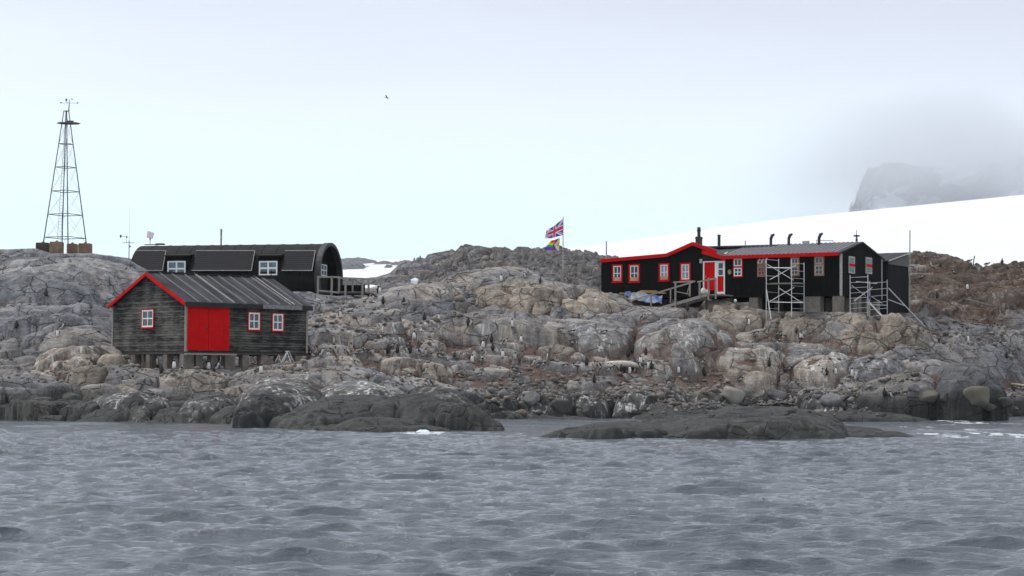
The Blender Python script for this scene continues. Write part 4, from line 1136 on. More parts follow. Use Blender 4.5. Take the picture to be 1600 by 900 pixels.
# roof vent rail at left end
m = MB(); z_ = HT + .06; xr = HF.on_y(227, 379, 2.5)[0]; xr2 = HF.on_y(257, 379, 2.5)[0]
m.box(xr, xr2, 2.35, 2.65, z_, z_ + .05); m.box(xr + .9, xr2 - .05, 2.3, 2.7, z_ + .05, z_ + .11); m.build('roof_board', DARKMET, hut)

# square antenna panel on a short pole on the arched hut
pa = P(234.5, 378, 142.0)
an = thing('panel_antenna', 'pale pink square antenna panel above the left end of the arched hut', 'antenna', (pa.x, pa.y, pa.z - .15))
MB().tube((0, 0, 0), (0, 0, .42), .025).tube((0, 0, .30), (0, 0, .48), .05).build('pole', DARKMET, an)
MB().add([(-.27, -.03, .47), (.20, -.03, .38), (.29, -.03, .82), (-.19, -.03, .98)], [(0, 1, 2, 3)]).prism([(-.27, -.02, .47), (.20, -.02, .38), (.29, -.02, .82), (-.19, -.02, .98)], (0, .04, 0)).build('panel', mat('pink_white', (0.80, 0.72, 0.80), var=.03), an)

# flue / mast standing behind the arched hut ridge
pf = P(345.5, 381, 144.5)
fl = thing('wooden_mast', 'short brown and white mast rising behind the middle of the arched hut roof', 'mast', (pf.x, pf.y, pf.z - 1.0))
MB().box(-.06, .06, -.06, .06, 0, 1.95).build('pole', mat('brown_post', (0.22, 0.14, 0.10), col2=(0.5, 0.47, 0.43), scale=9), fl)
MB().tube((0, 0, 1.9), (0, 0, 2.12), .09, .07).build('cap', STONE, fl)

# ------------------------------------------------------------------ deck with railings at the hut's right end
DK = thing('timber_deck', 'grey timber deck with post railings at the right end of the arched hut', 'deck', HQ, HANG)
def dkp(px, py, y): x, z = HF.on_y(px, py, y); return Vector((x, y, z))
yd = -0.6
posts = [(497, 432, 458), (518.5, 432, 462), (530, 433, 458), (540, 435, 460), (551.5, 436, 459), (566.5, 436, 460), (576, 438, 455)]
for i, (px, yt, yb) in enumerate(posts):
    yy = yd + (0.0 if i in (0, 1, 3, 5) else 1.3 if i in (2,) else 2.0)
    a_ = dkp(px, yt, yy); b_ = dkp(px, yb + 3, yy)
    MB().bar((a_.x, yy, b_.z - .3), (a_.x, yy, a_.z + .02), .12, .12).build('post', GREYWOOD, DK)
for a_, b_, yy in (((497, 432.6), (532, 433), yd), ((530, 434), (576, 436), yd + 1.3), ((498, 454), (530, 457), yd), ((530, 457), (573, 457), yd + .3)):
    p0 = dkp(*a_, yy - .08); p1 = dkp(*b_, yy - .08)
    MB().bar(p0, p1, .05, .12).build('rail', GREYWOOD, DK)
p0 = dkp(498, 457, 0); p1 = dkp(574, 458, 0)
MB().box(p0.x, p1.x, -.5, 1.6, p0.z - .12, p0.z - .02).build('floor', DARKWOOD, DK)
for k in range(3):
    px = 538 + k * 13; q = dkp(px, 453, 1.5)
    MB().box(q.x - .28, q.x + .28, 1.4, 1.6, q.z - .3, q.z + .34).build('skirt_board', BLACKFELT, DK)

# small patches of old snow
SNOWP = mat('old_snow', (0.82, 0.84, 0.88), rough=.7, var=.06, scale=3, bump=.03)
def snow_patch(px, py, w_, d_, h_, seed, up=0.0):
    c = hit(px, py, 138 if px < 640 else 100)
    u = np.linspace(-1, 1, 30); U, Vv = np.meshgrid(u, u)
    r = U**2 + Vv**2 + (fbm(U*2.4 + seed, Vv*2.4, 3, seed) - .5) * 1.1
    X = c.x + U * w_; Y = c.y + Vv * d_
    G = np.array([[ground_z(float(x), float(y)) for x, y in zip(rx, ry)] for rx, ry in zip(X, Y)])
    Zz = G + np.where(r < 1, np.sqrt(np.clip(1 - r, 0, 1)) * h_, -.15)
    o = link_mesh('snow_patch', np.stack([X, Y, Zz], -1).reshape(-1, 3), grid_faces(30, 30), SNOWP); o['kind'] = 'structure'
for a_ in ((560, 452, 1.5, 1.4, .16, 3), (648, 441, .3, .35, .09, 8), (488, 453, .25, .3, .12, 9)): snow_patch(*a_)

# ------------------------------------------------------------------ long black house
HSA = -math.radians(32)
Cc = P(1313.5, 461.5, 127.0)
uu = Vector((-math.cos(HSA), -math.sin(HSA), 0))
# total length from the left end at px 939
tmpF = Frame(Cc, HSA)
xl, _ = tmpF.on_y(939.5, 430, 0.0)
LH = -xl
HO = Cc + uu * LH
MF = Frame(HO, HSA)
house = thing('long_house', 'long black wooden station house with red eaves, red framed windows and red door', 'house', HO, HSA)
def fy(px, py, y=0.0): return MF.on_y(px, py, y)
DH = 7.4
eave = fy(1313, 395, 0)[1]; rdg = MF.on_x(1347, 380, LH)[1]
xm = fy(1133, 430)[0]       # start of the main wing
xc0 = fy(1098, 430)[0]      # porch start
zf = fy(1313, 462)[1]; zfl = fy(940, 456)[1]
# walls
MB().prism([(xm, 0, zf), (xm, 0, eave), (xm, DH/2, rdg), (xm, DH, eave), (xm, DH, zf)], (LH - xm, 0, 0)).build('wall', BLACKFELT, house)
prof = [(939.5, 409.5), (1042, 401), (1082.5, 383.5), (1118, 397), (1134, 405)]
top = [fy(*p) for p in prof]
front = [(0.0, zfl - .5)] + [(p[0] if i else 0.0, p[1]) for i, p in enumerate(top)] + [(xm - .003, zf - .1), (xc0 - .4, zf - .1), (xc0 - .6, zfl - .5)]
MB().prism([(x, .0, z) for x, z in front], (0, 5.2, 0)).build('wall', BLACKFELT, house)
# cover battens on the felt
for k in range(1, 12):
    x = xm + (LH - xm) * k / 12; MB().box(x - .02, x + .02, -.012, 0, zf + .02, eave - .05).build('cover_batten', BLACKFELT, house)
for k in range(1, 13):
    x = xc0 * k / 13; MB().box(x - .02, x + .02, -.012, 0, zfl, top[0][1] - .12).build('cover_batten', BLACKFELT, house)
# main roof
sl_m = (rdg - eave) / (DH / 2); ovm = .32
for sgn in (0, 1):
    ye = -ovm if sgn == 0 else DH + ovm
    m = MB(); m.prism([(xm - 2.6, ye, eave - ovm * sl_m), (xm - 2.6, DH/2, rdg), (xm - 2.6, DH/2, rdg + .09), (xm - 2.6, ye, eave - ovm * sl_m + .09)] if sgn else
                       [(xm + .02, ye, eave - ovm * sl_m), (xm + .02, DH/2, rdg), (xm + .02, DH/2, rdg + .09), (xm + .02, ye, eave - ovm * sl_m + .09)], (LH - xm + (2.6 if sgn else -.02) + .06, 0, 0))
    r_o = m.build('roof', mat('grey_roofing', (0.085, 0.085, 0.094), rough=.85, col2=(.05, .05, .056), scale=1.2, bump=.02), house)
    if sgn == 0:
        m = MB()
        nbt = 26
        for k in range(nbt):
            x = xm + .1 + (LH - xm - .1) * k / nbt
            m.bar((x, -ovm, eave - ovm * sl_m + .115), (x, DH/2, rdg + .115), .075, .05)
        m.build('batten', mat('pale_batten', (0.34, 0.34, 0.36), var=.4, scale=9), r_o)
m = MB(); m.box(xm + .0, LH + .02, -ovm - .05, -ovm - .003, eave - ovm * sl_m - .13, eave - ovm * sl_m + .10); m.build('eaves_board', REDP, house)
MB().box(LH - .05, LH + .09, -.05, .09, zf, eave - .06).build('corner_board', GREYP, house); MB().box(LH - .03, LH + .05, DH - .06, DH + .04, zf, eave).build('corner_board', GREYP, house)
m = MB(); m.bar((LH + .09, -ovm, eave - ovm * sl_m + .05), (LH + .09, DH/2, rdg + .05), .05, .1); m.bar((LH + .09, DH + ovm, eave - ovm * sl_m + .05), (LH + .09, DH/2, rdg + .05), .05, .1); m.build('verge_board', ROOFDARK, house)
# left wing and cross wing roofs: slabs following the front profile, running back
m = MB()
tp = [(p[0], p[1]) for p in top]; tp[0] = (-.15, tp[0][1])
for (xa, za), (xb, zb) in zip(tp[:-1], tp[1:]):
    back = 5.4 
    m.prism([(xa, -.12, za), (xb, -.12, zb), (xb, -.12, zb + .1), (xa, -.12, za + .1)], (0, back, 0))
m.build('roof', bpy.data.materials['grey_roofing'], house)
m = MB(); m.prism([(top[2][0] - .02, 2.4, top[2][1] + .0), (xm + 2.4, 2.9, rdg - .1), (xm + 2.4, 4.4, rdg + .06), (top[2][0] - .02, 4.4, top[2][1] + .06)], (0, 0, .1)); m.build('roof', bpy.data.materials['grey_roofing'], house)
MB().prism([(xm - 2.3, 1.0, eave + 1.0 * sl_m - .03), (xm - 2.3, DH/2 + .05, rdg + .0), (xm - 2.3, DH/2 + .05, rdg + .085), (xm - 2.3, 1.0, eave + 1.0 * sl_m + .055)], (2.31, 0, 0)).build('roof', bpy.data.materials['grey_roofing'], house)
# red boards along the left profile
m = MB()
def pr(px, py, y=-.2): x, z = fy(px, py, y); return (x, y, z)
m.bar(pr(938.5, 407.5), pr(1042, 398.6), .06, .24); m.bar(pr(1041, 398.9), pr(1082.5, 380.6), .06, .24); m.bar(pr(1082, 380.4), pr(1119.5, 393.8), .064, .24)
m.build('barge_board', REDP, house)
m = MB(); m.bar(pr(1097, 393.6, -.36), pr(1133.6, 404, -.36), .06, .26); m.build('porch_barge_board', REDP, house)
m = MB(); a = pr(1097.5, 394, -.33); b = pr(1134, 404.2, -.33)
m.prism([a, b, (b[0], b[1], b[2] + .08), (a[0], a[1], a[2] + .08)], (0, 2.4, 0)); m.build('porch_roof', bpy.data.materials['grey_roofing'], house)
# clapboard above the door
q0 = fy(1098, 397); q1 = fy(1133, 408)
MB().prism([(q0[0], -.02, q1[1]), (q1[0], -.02, q1[1]), (q1[0], -.02, fy(1133, 405)[1]), (q0[0], -.02, q0[1])], (0, .018, 0)).build('porch_gable', clapboard('dark_boards', (.012, .012, .012), (.05, .048, .044), .12), house)
# door set
def rect(px0, py0, px1, py1, y=0.0): return fy(px0, py0, y), fy(px1, py1, y)
m = MB()
A0, A1 = rect(1099, 408.5, 1133, 463)
m.box(A0[0], A0[0] + .09, -.06, -.003, A1[1] + .3, A0[1]); m.box(A0[0] + .09, A1[0] - .09, -.06, -.003, A0[1] - .07, A0[1]); m.box(A1[0] - .09, A1[0], -.06, -.003, A1[1], A0[1])
B0, B1 = rect(1117.5, 409, 1121.5, 459); m.box(B0[0], B1[0], -.058, -.003, B1[1], B0[1] - .03)
C0, C1 = rect(1121.5, 456, 1131, 459); m.box(C0[0], C1[0], -.056, -.003, C1[1], C0[1])
m.build('door_frame', WHITEP, house)
D0, D1 = rect(1101.2, 410.5, 1117.3, 454)
dr = MB().box(D0[0], D1[0], -.045, -.003, D1[1], D0[1]).build('door', REDP, house)
MB().box(D0[0] + .06, D0[0] + .12, -.09, -.046, (D0[1] + D1[1]) / 2 - .06, (D0[1] + D1[1]) / 2 + .06).build('handle', STEEL, dr)
E0, E1 = rect(1121.7, 432.5, 1131, 455.5)
MB().box(E0[0], E1[0], -.05, -.003, E1[1], E0[1]).build('side_panel', REDP, house)
window(house, MF, 'y', 0.0, fy(1121.6, 409.5), fy(1131.5, 431.5), 1, 2, fw=.07, mw_=.06, glass=glass_mat('blue_black_glass', (.03, .045, .08)))
# windows of the left wing
for k, (x0, x1, y0, y1, gl) in enumerate(((957, 973, 413.5, 441, GLASS), (983, 1000, 413, 441, GLASS), (1030, 1046, 411.5, 439, GLASSL), (1063, 1079.5, 411, 438.8, GLASSL))):
    w = window(house, MF, 'y', 0.0, fy(x0, y0), fy(x1, y1), 2, 2, casing=REDP, cw=.11, fw=.06, mw_=.045, glass=gl, sill=(mat('tan_board', (0.50, 0.28, 0.17), var=.2) if k < 3 else None))
# windows of the main wing: upper and lower sash each
def sash_pair(x0, x1, y0, ym, y1, cas, frm, cols_lo=2, rows_lo=2, lab=None):
    a, b = fy(x0, y0), fy(x1, y1)
    zm = fy(x0, ym)[1]
    m = MB(); m.box(a[0], b[0], -.05, -.002, b[1], a[1]); cs = m.build('window', cas, house)
    if lab: cs['label'] = lab
    mm_ = .07
    for (z0_, z1_, rws) in ((b[1] + .09, zm - .06, rows_lo), (zm + .06, a[1] - .07, 1)):
        u0, u1 = a[0] + mm_, b[0] - mm_
        m = MB(); fw = .065; y_ = -.09
        m.box(u0, u0 + fw, y_, -.052, z0_, z1_); m.box(u1 - fw, u1, y_, -.052, z0_, z1_); m.box(u0 + fw, u1 - fw, y_, -.052, z0_, z0_ + fw); m.box(u0 + fw, u1 - fw, y_, -.052, z1_ - fw, z1_)
        um = (u0 + u1) / 2; m.box(um - .025, um + .025, y_ + .006, -.052, z0_ + fw, z1_ - fw)
        if rws == 2: zz = (z0_ + z1_) / 2; m.box(u0 + fw, u1 - fw, y_ + .01, -.052, zz - .025, zz + .025)
        m.build('sash', frm, cs)
        MB().box(u0 + fw*.6, u1 - fw*.6, -.07, -.053, z0_ + fw*.6, z1_ - fw*.6).build('pane', GLASS, cs)
    return cs
sash_pair(1146, 1161, 403, 417.5, 433.3, REDP, WHITEP)
sash_pair(1183.5, 1197, 405, 416, 432.5, REDBR, WOODOR, 2, 2, 'window of bare reddish wood with its top sash propped open')
sash_pair(1235, 1249.5, 401.5, 415, 431.5, WOODOR, GREYP, lab='window of bare orange wood behind the scaffold')
sash_pair(1272.5, 1288, 400, 413.5, 431, WOODOR, GREYP, lab='window of bare orange wood')
# propped-open top sash
a, b = fy(1184.5, 403.5, -.45), fy(1196, 412.5, -.45); zt = fy(1185, 404)[1]
m = MB()
for s_ in (0, .5, 1):
    x = a[0] + (b[0] - a[0]) * s_; m.bar((x, -.08, zt + .1), (x + .0, -.5, zt - .35), .05, .04)
for s_ in (0, .5, 1): m.bar((a[0], -.08 - .42 * s_, zt + .1 - .45 * s_), (b[0], -.08 - .42 * s_, zt + .1 - .45 * s_), .05, .04)
m.build('open_sash', GREYP, house)
# plaque
px_, pz_ = fy(1140, 425, -.02)
m = MB(); n = 20; m.prism([(px_ + .13 * math.cos(2*math.pi*i/n), -.045, pz_ + .17 * math.sin(2*math.pi*i/n)) for i in range(n)], (0, .043, 0)); m.build('plaque', mat('brass_plaque', (0.30, 0.25, 0.12), var=.3, scale=9), house)
px_, pz_ = fy(1096, 408, -.02); MB().box(px_ - .09, px_ + .09, -.14, -.004, pz_ - .14, pz_ + .14).build('wall_lamp', GREYP, house)
# gable-end windows
for (x0, x1, y0, y1) in ((1325.5, 1335, 400, 428), (1352, 1361.8, 401.5, 428.5)):
    a = MF.on_x(x0, y0, LH); b = MF.on_x(x1, y1, LH)
    zm = (a[1] + b[1]) / 2
    m = MB(); m.box(LH + .002, LH + .05, a[0], b[0], b[1], a[1]); cs = m.build('window', GREYP, house)
    m = MB(); m.box(LH + .052, LH + .08, a[0] + .06, b[0] - .06, zm - .10, zm + .10); m.build('red_board', REDP, cs)
    for z0_, z1_ in ((b[1] + .1, zm - .14), (zm + .14, a[1] - .08)):
        for h_ in (0, 1):
            y_a = a[0] + .1 + (b[0] - a[0] - .2) * (h_ * .5 + .02); y_b = y_a + (b[0] - a[0] - .2) * .44
            for v_ in (0, 1):
                zz = z0_ + (z1_ - z0_) * (v_ * .5 + .03); MB().box(LH + .052, LH + .062, y_a, y_b, zz, zz + (z1_ - z0_) * .42).build('pane', GLASS, cs)
# foundation piers
for (x0, x1, yt) in ((1128, 1140, 463), (1170, 1184, 463), (1257, 1281, 462), (1300, 1322, 462)):
    a = fy(x0, yt); b = fy(x1, yt)
    wp = MF.w((a[0] + b[0]) / 2, .3, 0); gz = ground_z(wp.x, wp.y) - HO.z
    MB().box(a[0], min(b[0], LH - .02), .03, .75, min(gz - .6, zf - 1.2), zf - .004).build('pier', CONC, house, bevel=.03)
for yy in (2.4, 4.6, 6.6):
    MB().box(LH - .7, LH - .03, yy, yy + .6, zf - 1.6, zf - .004).build('pier', CONC, house, bevel=.03)
for yy in (1.5,):
    for k in range(5):
        xx = xm + .4 + k * 1.9; MB().box(xx, xx + .5, 3.0, 3.5, zf - 1.6, zf - .004).build('pier', CONC, house)
m = MB(); m.box(xm + .1, LH - .1, 3.6, 3.7, zf - 1.4, zf - .002); m.build('underfloor_shade', ROOFDARK, house)  # dark sheet standing in for the shade in the gap below the floor
# chimneys and roof vents (parts of the house)
def roof_pt(px, py, y):
    x, z = fy(px, py, y); return x, z
def flue(px, yb, yt, ydepth, r, kind):
    x, zb = roof_pt(px, yb, ydepth); _, zt = roof_pt(px, yt, ydepth); H_ = zt - zb
    m = MB(); zb -= .35
    if kind == 'chimney':
        m.box(x - .18, x + .18, ydepth - .18, ydepth + .18, zb, zb + .35 + H_ * .42); m.box(x - .21, x + .21, ydepth - .21, ydepth + .21, zb + .35 + H_ * .30, zb + .35 + H_ * .36)
        m.tube((x, ydepth, zb + .3 + H_ * .4), (x, ydepth, zt - .1), .12, n=10); m.tube((x, ydepth, zt - .32), (x, ydepth, zt - .2), .15, n=10)
        m.lathe((x, ydepth, zt - .09), [(.18, 0), (.15, .03), (.02, .09)], 10)
    elif kind == 'pipe':
        m.tube((x, ydepth, zb), (x, ydepth, zt - .08), r, n=10); m.lathe((x, ydepth, zt - .07), [(r * 1.5, 0), (r * 1.3, .03), (.02, .08)], 10)
    elif kind == 'thin':
        m.tube((x, ydepth, zb), (x, ydepth, zt), r, n=8)
    elif kind == 'cowl':
        m.tube((x, ydepth, zb), (x, ydepth, zt - .28), r, n=10); m.tube((x, ydepth, zt - .30), (x + .10, ydepth, zt - .12), r * 1.15, r, n=10)
        m.tube((x + .03, ydepth, zt - .12), (x + .26, ydepth, zt - .02), r * 1.1, r * .8, n=10)
    elif kind == 'spinner':
        m.tube((x, ydepth, zb), (x, ydepth, zt - .55), r, .07, n=10); m.tube((x, ydepth, zt - .6), (x, ydepth, zt), .02, n=6)
        for a_ in range(4):
            c_, s_ = math.cos(a_ * math.pi / 2 + .3), math.sin(a_ * math.pi / 2 + .3)
            m.tube((x, ydepth, zt - .42), (x + .2 * c_, ydepth + .2 * s_, zt - .38), .03, .07, n=6)
        m.tube((x, ydepth, zt - .52), (x, ydepth, zt - .34), .07, n=8)
    return m.build('chimney' if kind == 'chimney' else 'roof_vent', DARKMET, house)
flue(1092, 381, 354.5, 1.8, .12, 'chimney'); flue(1123.5, 383, 366.5, 3.2, .11, 'pipe'); flue(1164.5, 384, 376, 3.7, .03, 'thin')
flue(1204.5, 381, 366, 3.4, .10, 'cowl'); flue(1232.5, 381, 365.5, 3.2, .10, 'cowl'); flue(1279.8, 380, 364.5, 3.0, .10, 'cowl'); flue(1338.5, 378.5, 359.5, 3.9, .10, 'spinner')
a = roof_pt(1276, 375.5, 3.2); b = roof_pt(1301.5, 376, 3.2)
m = MB(); m.tube((a[0], 3.2, a[1]), (b[0], 3.2, b[1]), .025); m.tube((a[0], 3.2, a[1] + .05), (a[0], 3.2, a[1] - .4), .02); m.tube((b[0], 3.2, b[1] + .05), (b[0], 3.2, b[1] - .4), .02); m.build('roof_rail', STEEL, house)
a = roof_pt(1254.5, 378.5, 3.9); m = MB(); m.box(a[0], a[0] + .45, 3.8, 4.0, a[1] - .1, a[1] + .08); m.build('ridge_box', GREYP, house)

# lean-to store behind the right end
zb_ = MF.on_x(1400, 490, LH + .1)[1]
XE = LH + .06
y0_ = MF.on_x(1387, 430, XE)[0]; y1_ = MF.on_x(1419.5, 430, XE)[0]
zlo = MF.on_x(1387, 409, XE)[1]; zhi = MF.on_x(1419.5, 396.5, XE)[1]; zmid = MF.on_x(1400, 412, XE)[1]
y0_ = max(y0_, DH + .05)
shed = thing('lean_to_shed', 'black boarded lean-to shed at the right end of the long house', 'shed', HO, HSA)
MB().prism([(XE, y0_, zb_ - .6), (XE, y1_, zb_ - .6), (XE, y1_, zmid), (XE, y0_, zlo)] if False else [(XE, y0_, zb_ - .8), (XE, y1_, zb_ - .8), (XE, y1_, zhi), (XE, y0_, zlo)], (-4.0, 0, 0)).build('wall', mat('black_planks', (0.007, 0.007, 0.008), rough=.9, col2=(.022, .022, .024), scale=3.4, stretch=(3, 3, .22), spec=.1), shed)
MB().prism([(XE + .004, y0_ + .1, zlo - .15), (XE + .004, y1_ - .03, zlo - .15), (XE + .004, y1_ - .03, zhi - .1), (XE + .004, y0_ + .2, zlo - .04)], (.03, 0, 0)).build('gable_board', mat('grey_planks', (0.10, 0.10, 0.10), var=.4, scale=5, stretch=(1, 1, 4)), shed)
MB().prism([(XE + .15, y0_ - .2, zlo), (XE + .15, y1_ + .1, zhi + .03), (XE + .15, y1_ + .1, zhi + .11), (XE + .15, y0_ - .2, zlo + .08)], (-4.4, 0, 0)).build('roof', ROOFFELT, shed)
MB().bar((XE + .17, y0_ - .2, zlo + .04), (XE + .17, y1_ + .1, zhi + .07), .04, .09).build('verge_board', GREYP, shed)

# ------------------------------------------------------------------ scaffold against the long wall
def wpt_y(px, py, y): x, z = MF.on_y(px, py, y); return Vector((x, y, z))
def wpt_x(px, py, x): y, z = MF.on_x(px, py, x); return Vector((x, y, z))
sc1 = thing('scaffold_tower', 'aluminium scaffold tower standing on rocks in front of the long wall of the black house', 'scaffold', HO, HSA)
yA, yB = -1.9, -.55
def foot(v, extra=.05):
    w = MF.w(v.x, v.y, v.z); return ground_z(w.x, w.y) - HO.z - extra
P4 = {}
for key, px, yt, yb, y in (('a', 1197.3, 403.5, 481, yA), ('b', 1216.7, 404.5, 478, yB), ('c', 1236.8, 405, 492, yA), ('d', 1256.3, 410.5, 487, yB)):
    t_ = wpt_y(px, yt, y); b_ = wpt_y(px, yb, y); b_.x = t_.x; b_.z = min(b_.z, max(foot(t_), b_.z - .8)); P4[key] = (t_, b_)
    MB().tube(t_, b_, .029, n=8).build('post', ALU, sc1)
for pa_, pb_ in (('a', 'b'), ('c', 'd')):
    m = MB()
    ta, ba = P4[pa_]; tb, bb = P4[pb_]
    zt = min(ta.z, tb.z) - .08; zb = max(ba.z, bb.z) + .25; n = int((zt - zb) / .47)
    for k in range(n + 1):
        z = zt - (zt - zb) * k / n; m.tube((ta.x, ta.y, z), (tb.x, tb.y, z), .016, n=6)
    m.build('ladder_rung', ALU, sc1)
def br(px0, py0, y0, px1, py1, y1, r, name='brace', par=sc1, m_=ALU):
    MB().tube(wpt_y(px0, py0, y0), wpt_y(px1, py1, y1), r, n=6).build(name, m_, par)
br(1199, 413, yA, 1240, 438, yA, .025); br(1203, 437, yA, 1244, 414, yA, .025)
br(1203, 471, yA, 1241, 449, yA, .025); br(1217, 450, yA, 1254, 473.5, yA, .025)
br(1199, 418, yA, 1237, 419, yA, .03); br(1202, 472, yA, 1255, 473, yA, .028)
m = MB(); a = wpt_y(1203, 443, yA + .1); b = wpt_y(1247, 444, yA + .1); m.box(a.x, b.x, yA + .08, yB - .1, a.z - .03, a.z + .03); m.build('platform_board', GREYWOOD, sc1)
a = wpt_y(1216, 418.5, yA + .1); b = wpt_y(1236, 418.5, yA + .1); MB().box(a.x, b.x, yA + .1, yB - .1, a.z - .03, a.z + .03).build('platform_board', GREYWOOD, sc1)
ft = hit(1205, 500.5, 118); fl_ = MF.loc(ft); s_ = wpt_y(1197.5, 452, yA)
MB().tube(s_, fl_, .035, n=6).tube((P4['a'][1].x, yA, P4['a'][1].z + .35), s_.lerp(fl_, .6), .02, n=6).build('outrigger', ALU, sc1)

sc2 = thing('scaffold_tower', 'lower aluminium scaffold with long sloping outriggers at the gable end of the black house', 'scaffold', HO, HSA)
XA = LH + 1.6; XB = LH + .5
def px_x(px, py, x): return wpt_x(px, py, x)
Q4 = {}
for key, px, yt, yb, x in (('a', 1328.2, 430, 482, XB), ('b', 1356, 429, 488, XA), ('c', 1358.8, 439, 487, XB), ('d', 1386, 437, 495, XB + .3)):
    t_ = px_x(px, yt, x); b_ = px_x(px, yb, x); b_.y = t_.y; b_.z = min(b_.z, max(foot(t_), b_.z - .8)); Q4[key] = (t_, b_)
    MB().tube(t_, b_, .028, n=8).build('post', ALU, sc2)
for pa_, pb_ in (('a', 'b'), ('c', 'd')):
    m = MB(); ta, ba = Q4[pa_]; tb, bb = Q4[pb_]
    zt = min(ta.z, tb.z) - .15; zb = max(ba.z, bb.z) + .3; n = 7 if pa_ == 'a' else 5
    for k in range(n + 1):
        f = k / n; m.tube((ta.x, ta.y, ta.z - .15 - (ta.z - .15 - ba.z - .3) * f), (tb.x, tb.y, tb.z - .15 - (tb.z - .15 - bb.z - .3) * f), .016, n=6)
    m.build('ladder_rung', ALU, sc2)
def br2(px0, py0, px1, py1, r, x=None):
    x = x or XA - .3; MB().tube(px_x(px0, py0, x), px_x(px1, py1, x), r, n=6).build('brace', ALU, sc2)
br2(1331, 446, 1352, 462, .02); br2(1335, 470, 1363, 449, .025); br2(1363, 464, 1378, 474, .02); br2(1358, 476, 1386, 477, .025); br2(1338, 440, 1370, 443, .03)
MB().lathe(px_x(1360, 465, XA - .2), [(.05, -.1), (.07, 0), (.05, .12)], 8).build('blue_clamp', mat('blue_plastic', (.03, .05, .35), var=.1), sc2)
for (p0, p1, x) in (((1357, 472), (1407.5, 526.5), XA), ((1388, 450), (1444.5, 513.5), XB + .3)):
    s_ = px_x(*p0, x); e_ = MF.loc(hit(*p1, 118)); MB().tube(s_, e_, .04, n=8).build('outrigger', ALU, sc2)
s_ = px_x(1388, 468, XB + .3); e_ = px_x(1388, 450, XB + .3).lerp(MF.loc(hit(1444.5, 513.5, 118)), .47)
MB().tube(s_, e_, .03, n=6).build('outrigger', ALU, sc2)
s_ = px_x(1359, 474, XA); e_ = s_.lerp(MF.loc(hit(1407.5, 526.5, 118)), .5)
MB().tube(s_ + Vector((0, 0, .03)), e_ + Vector((0, 0, .03)), .06, n=8).build('outrigger_sleeve', GREYP, sc2)

# ------------------------------------------------------------------ timber ramp up to the red door
rp = thing('timber_ramp', 'weathered grey timber ramp with handrails climbing to the red door of the long house', 'ramp', HO, HSA)
yr0, yr1 = -2.1, -.9
a = wpt_y(990, 493.5, yr0); b = wpt_y(1105, 460.5, yr0)
MB().bar((a.x, yr0, a.z), (b.x, yr0, b.z), .07, .20).build('side_beam', GREYWOOD, rp)
MB().bar((a.x, yr1, a.z), (b.x, yr1, b.z), .07, .20).build('side_beam', GREYWOOD, rp)
m = MB(); nst = 26
for k in range(nst):
    f = (k + .5) / nst; m.box(a.x + (b.x - a.x) * f - .09, a.x + (b.x - a.x) * f + .09, yr0 + .04, yr1 - .04, a.z + (b.z - a.z) * f + .05, a.z + (b.z - a.z) * f + .09)
m.build('deck_board', GREYWOOD, rp)
la, lb = wpt_y(1092, 459, yr0), wpt_y(1120, 459, yr0)
MB().box(la.x, lb.x + .25, yr0, -.05, lb.z - .10, lb.z - .02).build('landing', GREYWOOD, rp)
for px, yt, yb, y in ((987.6, 470, 487, yr0), (1018, 461, 478, yr0), (1056, 440, 481, yr0), (1078.5, 441, 463, yr1), (1048.5, 451, 473, yr1), (1093.8, 439, 467, yr0), (1107.5, 434.5, 468, yr0), (1119, 435, 467, yr0)):
    t_ = wpt_y(px, yt, y); b_ = wpt_y(px, yb, y)
    MB().bar((t_.x, y - .06, b_.z), (t_.x, y - .06, t_.z), .10 if px > 1050 else .07, .10).build('post', GREYWOOD, rp)
for (p0, p1, y) in (((984, 470.5), (1086, 439.5), yr0 - .1), ((1089.5, 440.5), (1119, 434.8), yr0 - .1), ((1052, 441), (1085, 439.5), yr1)):
    MB().bar(wpt_y(*p0, y), wpt_y(*p1, y), .05, .10).build('handrail', GREYWOOD, rp)
for p0, p1 in (((1073, 460), (1079, 441)), ((1054, 455), (1078, 460))):
    MB().bar(wpt_y(*p0, yr1), wpt_y(*p1, yr1), .05, .06).build('brace', GREYWOOD, rp)
for px in (1052, 1054, 1104):
    q = wpt_y(px, 476, yr0 + .4); MB().box(q.x - .06, q.x + .06, yr0 + .3, yr0 + .42, q.z - .6, q.z + .35).build('leg', DARKWOOD, rp)

# tarpaulin and loose timbers by the wall
def blob_sheet(name, pts, m_, thick=.02, amp=.08, seed=1, nx=24, ny=12):
    """a draped sheet: pts = 4 world corners, crumpled and draped over the heap below"""
    c = [Vector(p) for p in pts]; u = np.linspace(0, 1, nx); v = np.linspace(0, 1, ny); U, Vv = np.meshgrid(u, v)
    P_ = [(np.array(c[0])[None, None] * (1-U[..., None]) + np.array(c[1])[None, None] * U[..., None]) * (1-Vv[..., None]) + (np.array(c[3])[None, None] * (1-U[..., None]) + np.array(c[2])[None, None] * U[..., None]) * Vv[..., None]][0]
    P_[..., 2] += (fbm(U * 5, Vv * 3, 4, seed) - .5) * amp * 2 + np.sin(U * 3.1) * amp * 1.2 * np.sin(Vv * 3.1)
    P_[..., 1] += (fbm(U * 4, Vv * 3, 3, seed + 9) - .5) * amp * 2
    return link_mesh(name, P_.reshape(-1, 3), grid_faces(ny, nx), m_)
def wy(px, py, y): x, z = MF.on_y(px, py, y); return MF.w(x, y, z)
tp1 = blob_sheet('tarpaulin', [wy(980, 468, -1.4), wy(1012, 470, -1.4), wy(1008, 456, -.5), wy(985, 457, -.5)], mat('grey_tarp', (.19, .205, .23), rough=.5, var=.3, scale=3, bump=.03), amp=.13, seed=4)
tag(tp1, 'crumpled grey tarpaulin heaped on the rock below the left windows of the long house', 'tarpaulin')
